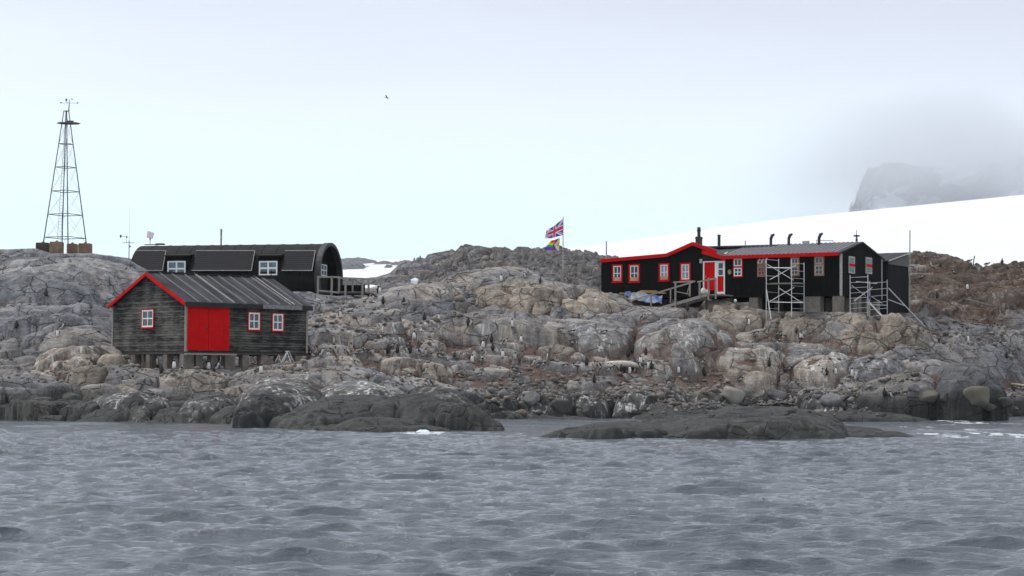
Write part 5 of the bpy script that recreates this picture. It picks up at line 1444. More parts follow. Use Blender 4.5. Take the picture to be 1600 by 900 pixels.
tp2 = blob_sheet('tarpaulin', [wy(1003, 472, -1.7), wy(1034, 473.5, -1.7), wy(1035, 462, -1.0), wy(1008, 460, -1.0)], mat('blue_tarp', (.08, .12, .26), rough=.45, var=.3, scale=3, bump=.03), amp=.12, seed=8)
tag(tp2, 'faded blue tarpaulin lying right of the grey one, behind the ramp handrail', 'tarpaulin')
tp3 = blob_sheet('tarpaulin', [wy(975, 462, -1.2), wy(986, 464, -1.2), wy(985, 455, -.5), wy(977, 456, -.5)], bpy.data.materials['blue_tarp'], amp=.08, seed=11)
tag(tp3, 'small bunched piece of blue tarpaulin left of the grey one', 'tarpaulin')
PLANK = mat('new_timber', (.55, .32, .13), rough=.7, var=.25, scale=5, stretch=(.4, 3, 3))
for k, (p0, p1, lab) in enumerate((((1000, 456.6), (1040, 458), 'long orange-brown plank lying lowest against the foot of the left wall'), ((1001, 454.5), (1026, 455), 'orange-brown plank lying on top of the longer one by the left wall'), ((969, 458), (979, 458.6), 'short orange timber end left of the tarpaulins'))):
    p = wy(*p0, -.4 - .05 * k); q = wy(*p1, -.4 - .05 * k); c_ = (p + q) / 2
    o = MB().bar(p - c_, q - c_, .22, .07).build('plank', PLANK); o.location = c_; tag(o, lab, 'plank', 'timbers by the wall')
for p0, p1 in (((938, 455), (945, 459)), ((946, 458.5), (956, 457.5))):
    p = wy(*p0, -.3); q = wy(*p1, -.3); c_ = (p + q) / 2
    o = MB().bar(p - c_, q - c_, .1, .08).build('plank', GREYP); o.location = c_; tag(o, 'short pale board lying at the left foot of the long house' if p0[0] < 940 else 'second pale board, just right of the first at the left foot of the long house', 'plank', 'timbers by the wall')
# things under the porch: a pale round float in the dark gap
q = wy(1149, 470, -.25); fb = MB().lathe((0, 0, 0), [(.02, -.12), (.09, -.09), (.12, 0), (.09, .09), (.02, .12)], 12).build('float_ball', WHITEP, smooth_=True); fb.location = q
tag(fb, 'white round float lying on the rock under the long house floor', 'float')
# white sack by the door
q = wy(1099, 458, -1.0); sb = MB().lathe((0, 0, 0), [(.16, -.05), (.2, .1), (.15, .3), (.05, .36)], 10).lathe((.3, .05, 0), [(.14, -.05), (.16, .1), (.1, .22), (.03, .26)], 10).build('white_sack', mat('white_sacking', (.68, .66, .62), var=.2, bump=.03), smooth_=True); sb.location = q
tag(sb, 'small white sacks on the landing beside the red door', 'sack')

# ------------------------------------------------------------------ poles
def pole(px, yt, yb, Y, r, m_, lab, name='pole', lean=0):
    b = P(px, yb, Y); t_ = P(px + lean, yt, Y); gz = ground_z(b.x, b.y); b0 = min(b.z, gz - .05) if b.z < gz + 3 else b.z
    o = MB().tube((0, 0, 0), (t_.x - b.x, 0, t_.z - b0), r, r * .85, n=8).build(name, m_); o.location = (b.x, b.y, b0)
    return o
o = pole(947.5, 377, 408, 141.5, .055, GREYP, ''); tag(o, 'slender pale pole standing behind the left end of the long house', 'pole')
o = pole(1421, 360, 470, 137.6, .05, GREYP, '', lean=.8); tag(o, 'tall pale pole beside the right edge of the lean-to shed', 'pole')
o = pole(1520, 399.5, 408.5, 163.5, .05, DARKWOOD, '', name='stake', lean=2.8); tag(o, 'short dark leaning stake on the crest of the brown hill', 'stake')

# flagpole with its two flags
fb_ = hit(879.5, 441, 128)
ftop = P(880.3, 339, fb_.y)
fpole = thing('flagpole', 'tall white flagpole with a bracing stub on top of the reddish knoll', 'flagpole', fb_)
hgt = ftop.z - fb_.z
MB().tube((0, 0, -.2), (0, 0, hgt - .05), .045, .03, n=10).build('pole', GREYP, fpole)
MB().box(-.17, -.07, -.05, .05, -.2, 1.05).box(.07, .13, -.05, .05, -.2, .9).build('tabernacle', GREYWOOD, fpole)
MB().lathe((0, 0, hgt - .05), [(.03, 0), (.05, .03), (.02, .08)], 8).build('finial', GREYP, fpole)
def flagmesh(name, corners, design, mats_, wave, parent_loc, nx=64, ny=36):
    """corners: hoist top, fly top, fly bottom, hoist bottom (world). design(u,v)->material index"""
    c = [np.array(p) for p in corners]
    u = np.linspace(0, 1, nx + 1); v = np.linspace(0, 1, ny + 1); U, Vv = np.meshgrid(u, v)
    P_ = (c[0] * (1-U[..., None]) + c[1] * U[..., None]) * (1-Vv[..., None]) + (c[3] * (1-U[..., None]) + c[2] * U[..., None]) * Vv[..., None]
    P_[..., 1] += np.sin(U * 8 + Vv * 2.0) * wave * U + np.sin(U * 15 - Vv * 3) * wave * .35 * U
    P_[..., 2] += np.sin(U * 7 + 1.0) * wave * .35 * U - .02
    P_ -= np.array(parent_loc)
    o = link_mesh(name, P_.reshape(-1, 3), grid_faces(ny + 1, nx + 1), mats_)
    mi = []
    for j in range(ny):
        for i in range(nx): mi.append(design((i + .5) / nx, (j + .5) / ny))
    o.data.polygons.foreach_set('material_index', mi); o.location = parent_loc
    return o
def cloth(n, c): return mat('cloth_' + n, c, rough=.85, var=.06, scale=8)
def union(u, v):           # 2:1 flag; 0 blue 1 white 2 red
    x = u * 60; y = v * 30
    if abs(x - 30) < 3 or abs(y - 15) < 3: return 2
    if abs(x - 30) < 5 or abs(y - 15) < 5: return 1
    d1 = ((x - 30) - 2 * (y - 15)) / math.sqrt(5); d2 = ((x - 30) + 2 * (y - 15)) / math.sqrt(5)
    s = 1 if x < 30 else -1
    # offset red saltire
    if (0 < s * d1 < 2): return 2
    if (-2 < s * d2 < 0): return 2
    if abs(d1) < 3 or abs(d2) < 3: return 1
    return 0
FY = fb_.y
def F3(px, py, dy=0): p = P(px, py, FY + dy); return (p.x, p.y, p.z)
uf = flagmesh('flag', [F3(879.8, 341.5), F3(853.5, 361), F3(851.5, 373), F3(879.8, 367.5)], union, [cloth('blue', (.03, .08, .58)), cloth('white', (.86, .86, .9)), cloth('red', (.75, .03, .08))], .16, F3(879.8, 341.5))
tag(uf, 'blue flag with red and white crosses flying from the top of the flagpole', 'flag')
rb = [(.70, .02, .02), (.75, .22, .02), (.80, .68, .02), (.03, .42, .06), (.03, .15, .62), (.26, .03, .36)]
rb_m = [cloth('stripe_red', rb[0]), cloth('stripe_orange', rb[1]), cloth('stripe_yellow', rb[2]), cloth('stripe_green', rb[3]), cloth('stripe_blue', rb[4]), cloth('stripe_purple', rb[5]),
        cloth('black', (.01, .01, .01)), cloth('brown', (.16, .06, .02)), cloth('light_blue', (.25, .58, .78)), cloth('pink', (.75, .42, .50)), cloth('white', (.78, .78, .82)), cloth('yellow', (.78, .68, .10))]
def pride(u, v):
    d = u * 1.6 + abs(v - .5) * 1.0
    if d < .5:
        rr = math.hypot(u * 1.6 - .22, (v - .5) * 1.0)
        return 5 if .10 < rr < .145 else 11
    for k, m_ in ((.58, 10), (.66, 9), (.74, 8), (.82, 7), (.90, 6)):
        if d < k: return m_
    return min(5, int(v * 6))
pf_ = flagmesh('flag', [F3(875.0, 371.5, .1), F3(861, 376, .1), F3(849.5, 389.5, .1), F3(873.5, 391, .1)], pride, rb_m, .07, F3(875, 371.5, .1))
tag(pf_, 'smaller rainbow striped flag with yellow triangle hanging below the blue one', 'flag')

# ------------------------------------------------------------------ lattice mast on concrete blocks, upper left
TC = P(101.5, 381, 149.5)
tower = thing('lattice_mast', 'tall four-legged steel lattice mast with a small platform and wind instruments on the left skyline', 'mast', TC)
def th(py): return P(101.5, py, 149.5).z - TC.z
R0 = 33.5 / F * 149.5; phi0 = math.radians(21)
def legpt(k, py, px_half):
    a = phi0 + k * math.pi / 2; r = px_half / F * 149.5
    ox = (P(101.5 + (381 - py) * 0.010, py, 149.5).x - TC.x)
    return Vector((ox + r * math.cos(a), r * math.sin(a), th(py)))
HP = 192.5
def half(py): return 3.8 + (33.5 - 3.8) * (py - 173.5) / (381 - 173.5)
legs = []
for k in range(4):
    a_, b_ = legpt(k, 383, half(383)), legpt(k, 173.5, half(173.5))
    MB().tube(a_ - Vector((0, 0, .1)), b_, .045, .035, n=8).build('leg', MASTST, tower)
for py in (371.5, 335.5, 299, 261.5, 225, 173.5):
    m = MB()
    for k in range(4): m.tube(legpt(k, py, half(py)), legpt(k + 1, py, half(py)), .028, n=6)
    m.build('ring', MASTST, tower)
lv = (379, 335.5, 299, 261.5, 225, 194)
m = MB()
for py0_, py1_ in zip(lv[:-1], lv[1:]):
    for k in range(4):
        m.tube(legpt(k, py0_, half(py0_)), legpt(k + 1, py1_, half(py1_)), .006, n=4); m.tube(legpt(k + 1, py0_, half(py0_)), legpt(k, py1_, half(py1_)), .006, n=4)
m.build('bracing_wire', MASTST, tower)
m = MB(); l0 = legpt(2, 376, half(376)).lerp(legpt(3, 376, half(376)), .72); l1 = legpt(2, 180, half(180)).lerp(legpt(3, 180, half(180)), .5)
l0 = Vector((-.25, -.9, th(375))); l1 = Vector((.0, -.16, th(185)))
w_ = Vector((.13, 0, 0)); m.tube(l0 - w_, l1 - w_ * .7, .014, n=5); m.tube(l0 + w_, l1 + w_ * .7, .014, n=5)
for k in range(38):
    f = (k + .5) / 38; c = l0.lerp(l1, f); m.tube(c - w_ * (1 - .3 * f), c + w_ * (1 - .3 * f), .009, n=4)
m.build('ladder', MASTST, tower)
zp = th(192.5); m = MB(); r_ = 18.5 / F * 149.5
m.prism([(.12 + r_ * math.cos(a), r_ * .8 * math.sin(a), zp - .03) for a in [i * math.pi / 4 for i in range(8)]], (0, 0, .05)); m.box(.0, .5, -.1, .1, zp + .05, zp + .2); m.build('platform', mat('platform_boards', (.12, .11, .10), var=.3), tower)
mt = Vector((.12, 0, th(173.5)))
m = MB(); m.tube(mt, (.16, 0, th(155)), .05, .02, n=8); ar = th(161)
m.tube((-.55, 0, ar), (.75, 0, ar), .012, n=5); m.tube((.0, -.2, th(160)), (0, .3, th(160)), .012, n=5)
for x in (-.55, .75): m.tube((x, 0, ar), (x + .1, 0, ar + .04), .05, n=6)
m.tube((-.1, 0, ar), (-.1, 0, th(154)), .012, n=5); m.prism([(-.15, 0, th(158)), (-.02, 0, th(158)), (-.02, 0, th(154)), (-.15, 0, th(154))], (0, .02, 0)); m.box(.3, .42, -.04, .04, th(155.5), th(154.3)); m.build('wind_instrument', MASTST, tower)
for k, (px, hw, yt, yb, m_, lab) in enumerate(((67.5, 9.5, 379.5, 389.5, DARKCONC, 'dark mossy footing block'), (88.8, 9.2, 378, 398, TANCONC, None), (113.3, 7.6, 381, 391.5, TANCONC, None), (133.5, 9.3, 380.5, 394.5, TANCONC, None))):
    kk = {0: 2, 1: 3, 2: 1, 3: 0}[k]
    lp = legpt(kk, 381, half(381)); c = P(px, yt, 149.5 + lp.y); w = hw / F * 149.5
    x = c.x - TC.x; zt_ = c.z - TC.z
    o = MB().box(x - w, x + w, lp.y - w, lp.y + w, zt_ - 1.3, zt_).build('footing_block', m_, tower, bevel=.05)
    if lab: o['label'] = lab
    MB().lathe((x, lp.y, zt_), [(.16, -.02), (.12, .06), (.05, .12)], 8).build('leg_shoe', DARKMET, tower)

# weather instrument mast left of the hut
wb = P(201.5, 401, 139.0)
wmst = thing('weather_mast', 'thin instrument mast with a wind vane arm and whip aerial left of the arched hut', 'mast', (wb.x, wb.y, wb.z - .3))
def wz(py): return P(201.5, py, 139).z - wb.z + .3
MB().tube((0, 0, -.3), (0, 0, wz(376)), .035, n=8).build('pole', STEEL, wmst)
MB().tube((0, 0, wz(376)), (0, 0, wz(321)), .012, .005, n=5).build('whip_aerial', GREYP, wmst)
MB().tube((-.5, 0, wz(379)), (.42, 0, wz(379.5)), .016, n=5).tube((-.2, 0, wz(379)), (-.2, 0, wz(370)), .012, n=5).tube((-.55, 0, wz(369.5)), (-.1, 0, wz(370.5)), .014, n=5).build('cross_arm', DARKMET, wmst)
MB().tube((-.62, 0, wz(371.3)), (-.62, 0, wz(367)), .06, n=8).tube((-.18, 0, wz(371.5)), (-.18, 0, wz(369)), .05, n=8).tube((.02, 0, wz(386)), (.1, 0, wz(384)), .05, n=6).build('wind_sensor', DARKMET, wmst)

# ------------------------------------------------------------------ bones, driftwood, small objects
BONE = mat('bleached_bone', (.66, .62, .56), rough=.85, col2=(.42, .37, .32), scale=6, bump=.02)
def skin_tube(name, pts, radii, m_, n=10, squash=.8, parent=None):
    vs = []; fs = []
    for k, (p, r) in enumerate(zip(pts, radii)):
        p = Vector(p)
        for i in range(n):
            a = 2*math.pi*i/n; vs.append((p.x, p.y + r * math.cos(a), p.z + r * squash * math.sin(a)))
    for k in range(len(pts)-1):
        for i in range(n): fs.append((k*n+i, k*n+(i+1) % n, (k+1)*n+(i+1) % n, (k+1)*n+i))
    fs += [tuple(range(n-1, -1, -1)), tuple(range((len(pts)-1)*n, len(pts)*n))]
    m = MB().add(vs, fs); return m.build(name, m_, parent, smooth_=True)
wl = hit(975, 580, 108)
wh = thing('whale_skeleton', 'bleached white whale skeleton lying among penguins on the terrace below the long house', 'skeleton', wl)
kx = wl.y / F
skin_tube('skull', [(-33*kx, 0, .22), (-29*kx, 0, .28), (-24*kx, 0, .32), (-14*kx, 0, .34), (0, 0, .36), (12*kx, 0, .33), (22*kx, 0, .25), (28*kx, 0, .14)], [.08, .2, .27, .28, .27, .24, .18, .06], BONE, parent=wh)
skin_tube('rostrum', [(26*kx, -.1, .14), (38*kx, -.15, .08), (52*kx, -.2, .05), (62*kx, -.2, .05)], [.10, .08, .07, .03], BONE, parent=wh)
MB().add([(-31*kx, -.05, .4), (-25*kx, -.05, .45), (-28*kx, 0, .86)], [(0, 1, 2)]).prism([(-31*kx, -.05, .35), (-24*kx, -.05, .42), (-27.5*kx, 0, .72)], (0, .12, 0)).build('bone_crest', BONE, wh)
for k in range(4):
    MB().lathe(((34 + 7 * k) * kx, .25, .08), [(.10, -.08), (.07, 0), (.10, .08)], 8).build('vertebra', BONE, wh)
c = hit(1585, 607, 110); db = thing('whale_jawbone', 'long pale weathered jawbone lying on the shore at the far right edge', 'bone', c)
skin_tube('bone', [(-.95, .2, .12), (-.6, .1, .16), (0, 0, .12), (.5, -.1, .05), (1.2, -.2, .05), (1.7, -.2, .1)], [.06, .14, .17, .15, .12, .06], mat('yellow_bone', (.55, .49, .36), col2=(.36, .27, .19), scale=5), squash=.55, parent=db)
c = hit(1530, 476.5, 130); o = MB().bar((-.85, -.1, .25), (1.2, .1, -.25), .14, .1).build('driftwood_plank', GREYWOOD); o.location = c + Vector((0, 0, .12)); tag(o, 'grey driftwood plank lying on the brown hillside right of the shed', 'plank')
c = hit(849, 568, 112)
st = thing('timber_stump', 'leaning split grey timber stump standing among penguins in the middle of the terrace', 'stump', c)
zz_ = lambda py: (568 - py) / F * c.y
MB().bar((.15, 0, -.2), (.70, .1, zz_(536)), .2, .16).build('split_post', GREYWOOD, st)
MB().bar((.25, -.05, -.2), (.42, 0, zz_(545)), .16, .16).build('split_post', mat('brown_stump', (.17, .12, .09), var=.3), st)
MB().bar((-.35, 0, .05), (.15, 0, .25), .12, .1).build('split_post', GREYWOOD, st)
c = hit(450, 567, 98)
la_ = thing('step_ladder', 'small aluminium step ladder standing open at the right end of the boathouse', 'ladder', c)
hl = 17 / F * c.y
m = MB()
for s_ in (-.22, .22): m.bar((-.32 + s_ * .1, s_ * .8, 0), (-.05, s_ * .6, hl), .04, .05)
for k in range(3): m.bar((-.32 + .27 * (k + 1) / 4, -.16, hl * (k + 1) / 4), (-.32 + .27 * (k + 1) / 4, .16, hl * (k + 1) / 4), .08, .03)
m.build('front_frame', ALU, la_)
m = MB()
for s_ in (-.22, .22): m.bar((.24 + s_ * .3, s_ * .8, 0), (.0 + s_ * .2, s_ * .6, hl), .03, .035)
m.bar((.17, -.16, hl * .3), (.17, .16, hl * .3), .03, .03); m.build('rear_frame', ALU, la_)
MB().box(-.14, .06, -.16, .16, hl, hl + .04).build('top_step', ALU, la_)
m = MB(); m.bar((-.72, .1, 0), (-.5, .0, hl * .7), .03, .04); m.bar((-.5, .0, hl * .7), (-.38, -.05, 0), .03, .04); m.bar((-.65, 0, hl * .3), (-.42, 0, hl * .3), .03, .03)
o = m.build('trestle', GREYP); o.location = c; tag(o, 'small grey trestle just left of the step ladder', 'trestle')
c = hit(475.5, 559.5, 98)
bk = thing('bucket', 'white plastic bucket standing beside the right corner of the boathouse', 'bucket', c)
MB().lathe((0, 0, 0), [(.12, 0), (.15, .34), (.16, .35)], 14).build('tub', WHITEP, bk)
MB().lathe((0, 0, .35), [(.165, 0), (.165, .03), (.02, .035)], 14).build('lid', GREYP, bk)
c = P(660, 675, 78.3)
ice = heap('ice_chunk', c.x, 78.2, .36, .3, .14, mat('ice', (.78, .88, .93), rough=.3, var=.05), 77, n=16, rough_=.25, kind=None); ice.location.z = -.02
tag(ice, 'small white chunk of ice floating against the dark shore rock', 'ice')

# birds
def bird(name, lab, c, m_, s=1.0, fly=True):
    t = thing(name, lab, 'bird', c)
    if fly:
        skin_tube('body', [(-.28*s, 0, 0), (-.15*s, 0, .01*s), (0, 0, .02*s), (.16*s, 0, .02*s), (.26*s, 0, 0)], [.01*s, .06*s, .08*s, .05*s, .01*s], m_, n=8, parent=t)
        for sg in (-1, 1):
            MB().prism([(-.08*s, 0, .03*s), (.10*s, 0, .03*s), (.10*s, sg*.3*s, .16*s), (.0, sg*.62*s, .10*s), (-.10*s, sg*.3*s, .15*s)], (0, 0, .012)).build('wing', m_, t)
        MB().add([(-.26*s, -.05*s, 0), (-.26*s, .05*s, 0), (-.42*s, .06*s, .01), (-.42*s, -.06*s, .01)], [(0, 1, 2, 3)]).build('tail', m_, t)
    else:
        skin_tube('body', [(-.25*s, 0, .14*s), (-.1*s, 0, .17*s), (.05*s, 0, .2*s), (.14*s, 0, .27*s), (.2*s, 0, .33*s), (.26*s, 0, .33*s)], [.02*s, .09*s, .11*s, .08*s, .06*s, .01*s], m_, n=8, parent=t)
        MB().tube((.0, .03, 0), (.02, .03, .12*s), .012).tube((.0, -.03, 0), (.02, -.03, .12*s), .012).build('leg', mat('bird_leg', (.35, .2, .08)), t)
        MB().tube((.24*s, 0, .33*s), (.34*s, 0, .31*s), .018*s, .004).build('bill', bpy.data.materials['bird_leg'], t)
    return t
bw = bird('seabird', 'lone dark seabird flying in the pale sky above the huts', P(604, 152.5, 90), DARKMET, .30)
bw.rotation_euler = (.7, 0, .6)
for ch in bw.children:
    pass
x_, z_ = fy(1134, 398.5, -.2)
bird('gull', 'white gull perched on the roof corner above the red door', MF.w(x_, -.2, z_), WHITEP, .6, fly=False)

# ------------------------------------------------------------------ separate boulders
def boulder(px, py, w, h, Y0_, m_, lab, seed, flat=2.4, squ=.75, sink=.25):
    c = hit(px, py, Y0_); kx = c.y / F; rx = w / 2 * kx; rz = h * kx
    nu, nv = 28, 16; vs = []
    rr = np.random.default_rng(seed); dirs = rr.normal(size=(9, 3)); dirs /= np.linalg.norm(dirs, axis=1)[:, None]; cut = rr.uniform(.62, .88, 9)
    u = np.linspace(0, 2*np.pi, nu, endpoint=False); v = np.linspace(-np.pi/2, np.pi/2, nv); U, Vv = np.meshgrid(u, v)
    D = np.stack([np.cos(Vv)*np.cos(U), np.cos(Vv)*np.sin(U), np.sin(Vv)], -1)
    sc_ = 1 / (np.abs(D)**flat).sum(-1)**(1/flat)
    for d_, ct in zip(dirs, cut):
        dd = (D @ d_); sc_ = np.minimum(sc_, np.where(dd > .1, ct / np.maximum(dd, .1), 9))
    sc_ = sc_ * (1 + (fbm(U*1.3 + seed, Vv*1.6, 3, seed) - .5) * .12)
    Pp = D * sc_[..., None] * np.array([rx, rx * squ, rz * (.5 + sink)])
    Pp[..., 2] += rz * (.5 - sink * .6)
    f_ = []
    for j in range(nv-1):
        for i in range(nu): f_.append((j*nu+i, j*nu+(i+1) % nu, (j+1)*nu+(i+1) % nu, (j+1)*nu+i))
    o = link_mesh('boulder', Pp.reshape(-1, 3), f_, m_); o.location = (c.x, c.y + rx * squ * .4, c.z)
    return tag(o, lab, 'boulder', 'loose boulders along the shore')
PALE = mat('pale_stone', (.32, .31, .28), rough=.9, col2=(.24, .22, .19), scale=2.2, bump=.05)
OCHRE = mat('ochre_stone', (.165, .152, .125), rough=.9, col2=(.14, .13, .10), scale=1.5, bump=.05)
GREYS = mat('grey_stone', (.22, .215, .215), rough=.9, col2=(.11, .11, .115), scale=2.2, bump=.05)
DARKS = mat('dark_stone', (.10, .098, .09), rough=.85, col2=(.05, .05, .048), scale=2.2, bump=.05)
boulder(1145, 627, 40, 21, 104, PALE, 'pale angular boulder on the shore behind the long dark skerry', 1, 4.0)
boulder(1450, 626, 33, 13, 104, OCHRE, 'flat ochre boulder at the foot of the great rounded rock', 2, 3.4)
boulder(1529, 643, 46, 28, 104, OCHRE, 'large ochre and dark egg shaped boulder below the great rounded rock', 3, 3.0)
boulder(820, 641, 20, 10, 104, OCHRE, 'small yellowish flat-topped block at the water edge', 4, 4.5)
boulder(830, 634, 28, 17, 104, GREYS, 'angular grey-green block leaning above the yellowish one', 5, 3.6)
boulder(847, 632, 12, 13, 104, DARKS, 'narrow dark upright block right of the grey-green one', 6, 3)
boulder(876, 645, 32, 18, 104, DARKS, 'dark squarish block at the back shore waterline', 7, 4)
boulder(1210, 622, 40, 14, 106, GREYS, 'smooth grey oval boulder above the skerry, right of the pale one', 8)
boulder(1300, 632, 34, 16, 106, GREYS, 'grey pointed stone below the streaked white rock', 9)
boulder(1478, 634, 18, 12, 106, DARKS, 'small dark stone between the two ochre boulders', 10)
boulder(1548, 646, 24, 10, 106, DARKS, 'low dark stone right of the large egg shaped boulder', 11)
boulder(1572, 640, 26, 11, 106, DARKS, 'low dark stone near the right edge of the shore', 12)
boulder(1430, 618, 22, 10, 106, GREYS, 'rough grey stone left of the flat ochre boulder', 13)
boulder(702, 497, 18, 8, 120, GREYS, 'small grey stone on the slope left of the knoll', 15)

# beach rubble too many to count: one object
def rubble(n, seed):
    rr = np.random.default_rng(seed)
    t = (1 + 5 ** .5) / 2
    ico = np.array([(-1,t,0),(1,t,0),(-1,-t,0),(1,-t,0),(0,-1,t),(0,1,t),(0,-1,-t),(0,1,-t),(t,0,-1),(t,0,1),(-t,0,-1),(-t,0,1)], float); ico /= np.linalg.norm(ico[0])
    fc = np.array([(0,11,5),(0,5,1),(0,1,7),(0,7,10),(0,10,11),(1,5,9),(5,11,4),(11,10,2),(10,7,6),(7,1,8),(3,9,4),(3,4,2),(3,2,6),(3,6,8),(3,8,9),(4,9,5),(2,4,11),(6,2,10),(8,6,7),(9,8,1)])
    VV, FF, CC, k = [], [], [], 0
    while k < n:
        z = rr.random()
        if z < .45: px, py = rr.uniform(760, 1600), rr.normal(620, 14)
        elif z < .65: px, py = rr.uniform(1420, 1600), rr.uniform(500, 610)
        elif z < .80: px, py = rr.uniform(490, 1400), rr.uniform(560, 615)
        elif z < .93: px, py = rr.uniform(480, 760), rr.uniform(470, 540)
        else: px, py = rr.uniform(0, 480), rr.uniform(560, 600)
        if 1432 < px < 1565 and 556 < py < 642: continue
        s = (px - 800) / F
        # random spot on the ground around the requested pixel column
        h = hit(px, py, 96)
        if h.z < .25 or h.y > 172 or abs(ground_z(h.x, h.y + .25) - ground_z(h.x, h.y - .25)) > .34: continue
        r = min(.30, .045 + rr.exponential(.045)); q = ico * (1 + rr.uniform(-.35, .25, (12, 1))) * r * np.array([rr.uniform(.9, 1.6), rr.uniform(.8, 1.2), rr.uniform(.6, .95)])
        a = rr.uniform(0, 6.28); c_, s_ = math.cos(a), math.sin(a)
        q = np.stack([q[:, 0]*c_ - q[:, 1]*s_, q[:, 0]*s_ + q[:, 1]*c_, q[:, 2]], -1) + np.array([h.x, h.y, h.z + r * .2])
        VV.append(q); FF.append(fc + 12 * k); k += 1
        g_ = rr.uniform(.08, .22); w_ = rr.uniform(0, .04); CC.append(np.tile(np.array([g_ + w_, g_ + w_ * .2, g_ - w_ * .5 ]), (12, 1)))
    m = bpy.data.materials.new('rubble_stone'); m.use_nodes = True; b = m.node_tree.nodes['Principled BSDF']; b.inputs['Roughness'].default_value = .9
    at = N(m.node_tree, 'ShaderNodeAttribute'); at.attribute_name = 'rockcol'; m.node_tree.links.new(at.outputs['Vector'], b.inputs['Base Color'])
    o = link_mesh('shore_rubble', np.concatenate(VV), np.concatenate(FF), m, smooth_=False, attrs={'rockcol': np.concatenate(CC)})
    o['kind'] = 'stuff'; tag(o, 'loose broken stones scattered over the shore and the penguin terrace', 'rubble')
rubble(2400, 5)

# ------------------------------------------------------------------ penguins
PB = mat('penguin_black', (.018, .018, .020), rough=.6, var=.3, scale=9)
PW = mat('penguin_white', (.74, .73, .70), rough=.7, var=.10, scale=9)
PO = mat('penguin_orange', (.60, .17, .03), rough=.6, var=.1)
PD = mat('penguin_brown_dirty', (.42, .33, .27), rough=.8, var=.3, scale=9)
def penguin_mesh(pose, belly):
    """one skin for body, head and tail; facing +x"""
    if pose == 'up':
        spine = [(0, 0, .02, .07, .08), (.0, 0, .07, .115, .125), (.01, 0, .18, .14, .145), (.02, 0, .32, .135, .135), (.02, 0, .45, .105, .11), (.02, 0, .54, .065, .07), (.03, 0, .60, .062, .066), (.045, 0, .66, .058, .058), (.05, 0, .71, .03, .032)]
    elif pose == 'lean':
        spine = [(-.10, 0, .05, .07, .08), (-.08, 0, .10, .115, .12), (-.03, 0, .20, .14, .14), (.05, 0, .32, .135, .135), (.13, 0, .42, .10, .105), (.19, 0, .48, .065, .068), (.23, 0, .52, .06, .062), (.27, 0, .56, .055, .056), (.29, 0, .60, .03, .03)]
    else:   # lying on the nest
        spine = [(-.34, 0, .07, .04, .05), (-.26, 0, .10, .09, .11), (-.14, 0, .13, .12, .15), (.0, 0, .15, .13, .16), (.13, 0, .17, .115, .13), (.22, 0, .21, .075, .08), (.28, 0, .26, .06, .062), (.32, 0, .30, .056, .056), (.34, 0, .345, .03, .03)]
    n = 12; vs = []; fs = []; mi = []
    pts = [Vector(s[:3]) for s in spine]
    for k, s in enumerate(spine):
        d = (pts[min(k+1, len(pts)-1)] - pts[max(k-1, 0)]).normalized()
        side = Vector((0, 1, 0)); fw = side.cross(d).normalized()       # forward/belly direction
        for i in range(n):
            a = 2*math.pi*i/n; vs.append(pts[k] + fw * (math.cos(a) * s[3]) + side * (math.sin(a) * s[4]))
    for k in range(len(spine)-1):
        for i in range(n):
            fs.append((k*n+i, k*n+(i+1) % n, (k+1)*n+(i+1) % n, (k+1)*n+i))
            am = 2*math.pi*(i+.5)/n
            front = math.cos(am) > .05
            mi.append(1 if front and k < 5 else 0)
    fs += [tuple(range(n-1, -1, -1)), tuple(range((len(spine)-1)*n, len(spine)*n))]; mi += [0, 0]
    # white cap patch of the head
    for q in range(n):
        am = 2*math.pi*(q+.5)/n
        if abs(math.cos(am)) < .3: mi[7*n+q] = 1
    m = MB(); m.v = [tuple(v) for v in vs]; m.f = fs; m.mi = mi
    h = pts[-2]; hd = Vector((1, 0, -.1))
    m.tube(h + hd * .04, h + hd * .13, .018, .004, n=6, mi=2)
    b0 = pts[0]
    if pose != 'lie':
        for sg in (-1, 1): m.box(b0.x - .02, b0.x + .12, sg * .07 - .03, sg * .07 + .03, -.0, .03, 2)
    m.add([tuple(b0 + Vector((-.05, -.03, .02))), tuple(b0 + Vector((-.05, .03, .02))), tuple(b0 + Vector((-.20, .0, -.02 if pose != 'lie' else .0)))], [(0, 1, 2)], 0)
    return m
def penguin_proto(pose, belly, key):
    root = thing('penguin', '', 'penguin')
    penguin_mesh(pose, belly).build('body', [PB, belly, PO], root, smooth_=True)
    for sg in (-1, 1):
        m = MB()
        if pose == 'up': m.prism([(.0, sg*.135, .46), (.06, sg*.14, .44), (.05, sg*.20, .22), (.0, sg*.20, .16), (-.04, sg*.17, .30)], (0, sg*.018, 0))
        elif pose == 'lean': m.prism([(.08, sg*.13, .42), (.14, sg*.13, .40), (.10, sg*.22, .20), (.03, sg*.22, .14), (.0, sg*.17, .28)], (0, sg*.018, 0))
        else: m.prism([(.12, sg*.13, .22), (.14, sg*.15, .16), (-.06, sg*.24, .06), (-.14, sg*.22, .07), (-.04, sg*.16, .18)], (0, sg*.018, 0))
        m.build('flipper', PB, root)
    return root
protos = {(p, c): penguin_proto(p, b, c) for p in ('up', 'lean', 'lie') for c, b in (('w', PW), ('d', PD))}
usedp = set()
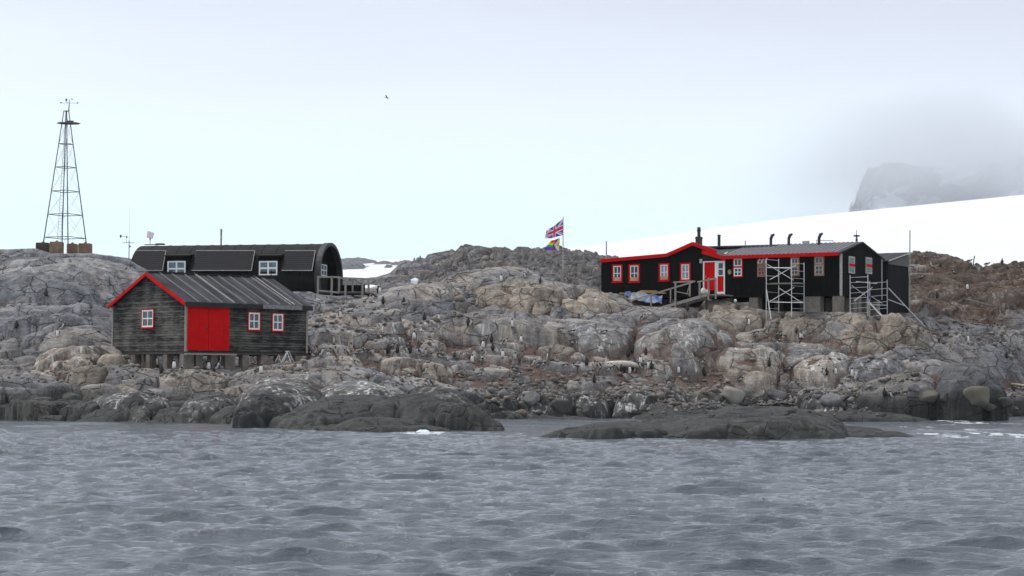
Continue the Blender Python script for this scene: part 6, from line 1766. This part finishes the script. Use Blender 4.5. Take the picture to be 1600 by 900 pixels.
# (zone phrase, [(px, py of feet, pose, facing)...]) facing: degrees about z; 0 = right, -90 = towards the viewer, 90 = away, 180 = left
U, Ln, Ly = 'up', 'lean', 'lie'
ZONES = [
 ('on the upper left rock slope', [(72,463,U,90),(90,526,U,-90),(96,515,Ln,0),(25,527,U,100),(135,495,Ly,0)]),
 ('below the gable side of the boathouse', [(227,571,Ln,0),(244,572,U,-60),(252,583.5,U,90),(272,576.5,U,-90),(279,580,Ly,0)]),
 ('in front of the boathouse door piers', [(292,572,Ln,0),(319.5,575.5,Ln,0),(326,576.5,U,-70),(338.5,577,Ln,-20),(408,583.5,U,-90)]),
 ('on the slope below the timber deck', [(585,469,Ly,180),(598.5,476,U,90),(590.7,457,U,80),(593.6,458,U,-90),(631,477,U,120),(531,497,U,-30),(722,452,Ly,0)]),
 ('on the streaked rocks left of the knoll', [(663,501,U,90),(684,501.5,U,-30),(734,518,Ln,0),(647,534,U,-90),(635,540,Ly,0),(611,546,Ly,0)]),
 ('in the row right of the boathouse', [(482,557,U,90),(491,557,Ly,180),(501,556,Ln,0),(520,555,Ln,180),(524,555,U,-80),(542,556,Ln,180),(549,552.5,U,-90),(551,558,Ly,0),(563,553,Ly,0),(573,554,Ly,180),(577,556,Ly,0),(583,556.5,U,-100),(595.5,555.5,Ln,-90),(600.5,556.5,U,-80),(606,554,U,90),(621,556,U,95),(637,553.5,Ln,180),(641,558,U,80),(654.5,556.5,Ln,180),(660,557,Ly,0),(665.5,557,U,-90),(670,558,Ly,0)]),
 ('on the terrace left of the leaning stump', [(685.5,558,Ln,0),(690,560,Ly,180),(710,561,Ln,90),(731.5,539.5,U,90),(738,566.5,U,-90),(750,565.5,Ly,0),(755,544,U,-90),(757,557,Ln,0),(749,557,Ly,0),(768,535.5,U,90),(770,551,U,100),(785.5,559,U,-90),(788.5,538,Ln,0),(804.5,565.5,Ln,-80),(814.5,535.5,U,-100),(815.5,565,Ln,-80),(799.5,511,U,-60),(832,572,Ln,0),(845.5,573,Ly,0),(856,563,U,-60)]),
 ('just behind the dark shore rocks', [(637,589,Ly,0),(663,588,Ln,0),(672.5,603,Ln,180),(720,590,Ly,180),(747,592,Ly,0),(805.5,580,Ly,180),(808,589,Ly,0)]),
 ('above or right of the leaning stump', [(874.5,530,Ly,0),(892,528,Ly,0),(895.5,539.5,Ly,180),(943,521,Ly,0),(881,574.5,Ly,0),(901,576.5,Ly,180)]),
 ('around the whale skeleton', [(916.5,578,U,90),(920.5,584.5,Ly,0),(929,579,U,-80),(928.5,600,U,120),(937,579,Ln,180),(949,583,Ly,0),(964,583,Ln,180),(970.5,583.5,U,90),(983.5,583.5,U,-60),(981,563,U,90),(988.5,553,U,70),(1002.5,581,Ln,180),(1001,569,U,-90),(1009,554.5,U,90),(1013,580,U,-60),(1018,580,U,90)]),
 ('right of the whale skeleton', [(1060,585.5,U,-60),(1100,587,U,90),(1095.5,568,Ly,0),(1154.5,598,Ly,0),(1202,573.5,U,90),(1231,579,Ly,0)]),
 ('on the dirt below the long house', [(1003.5,500,Ln,0),(1074.5,496.5,U,90),(1169.5,516.5,U,-60),(1179.5,525.5,Ly,0),(1219,525.5,Ly,0),(1226,531.5,Ly,180),(1244.5,535.5,Ln,90),(1251,532,U,-80),(1254.5,533,Ln,180),(1212,538,Ly,0)]),
 ('on the lower grey rocks far right', [(1288.5,587,Ln,180),(1291.5,587.5,U,90),(1305.5,585,U,-60),(1331,594.5,U,-80),(1382,620,U,90),(1394,622,Ln,180),(1222,626.5,Ly,90),(1236.5,626,Ln,180),(1270,620.5,Ly,0),(1425.5,561,Ly,0)]),
 ('on the brown hill far right', [(1512,456.5,U,-120),(1464,466.5,U,90),(1512,535,U,-60),(1573,563,U,90),(1469.5,418.7,U,90),(1456,418.5,Ln,180),(1582,416.8,Ly,90),(1542,409.5,Ly,0),(1566,415,U,90),(1514,408.5,Ly,0),(1445,402.8,Ly,180),(1463,402.8,Ly,0),(1491,428,Ly,180),(1439,436,Ly,0),(1592,418,Ly,180),(1425,421,Ly,180)]),
 ('on the knoll near the flagpole', [(783,440,U,-90),(821,434.5,Ln,180),(844,443,Ln,90),(886,440.5,Ln,180),(832,448,Ly,0),(860,476,Ly,180)]),
]
ordn = ['', 'second ', 'third ', 'fourth ', 'fifth ', 'sixth ', 'seventh ', 'eighth ', 'ninth ', 'tenth ', 'eleventh ', 'twelfth ']
posen = {'up': {0: 'upright dark-backed penguin', 1: 'upright white-bellied penguin', 2: 'upright penguin in profile'},
         'lean': {0: 'stooping dark-backed penguin', 1: 'stooping white-bellied penguin', 2: 'stooping penguin in profile'},
         'lie': {0: 'crouching penguin', 1: 'crouching penguin', 2: 'crouching penguin'}}
for zone, lst in ZONES:
    cnt = {}; rows = []
    for (px, py, pose, fc) in sorted(lst):
        v = 0 if (60 <= fc <= 130) else 1 if (-130 <= fc <= -60) else 2
        k = posen[pose][v]; cnt[k] = cnt.get(k, 0) + 1; rows.append((px, py, pose, fc, k, cnt[k]))
    for (px, py, pose, fc, k, i) in rows:
        total = cnt[k]
        lab = f"{k} {zone}" if total == 1 else (f"leftmost {k} {zone}" if i == 1 else f"rightmost {k} {zone}" if i == total else f"{ordn[i-1]}{k} from the left {zone}")
        dirty = zone.startswith(('in the row', 'on the terrace', 'around')) and random.random() < .3
        key = (pose, 'd' if dirty else 'w')
        if key in usedp: o = copy_tree(protos[key])
        else: o = protos[key]; usedp.add(key)
        h = hit(px, py, 98); sc_ = random.uniform(.70, .82) * (1.1 if pose == 'lie' else 1.0)
        o.location = (h.x, h.y, h.z - .01); o.rotation_euler = (0, 0, math.radians({0: -28, 180: -152}.get(fc, fc) + random.uniform(-14, 14))); o.scale = (sc_, sc_, sc_)
        o['label'] = lab.replace('  ', ' '); o['group'] = 'penguins on the rocks'
for k, o in protos.items():
    if k not in usedp:
        for ch in list(o.children): bpy.data.objects.remove(ch)
        bpy.data.objects.remove(o)
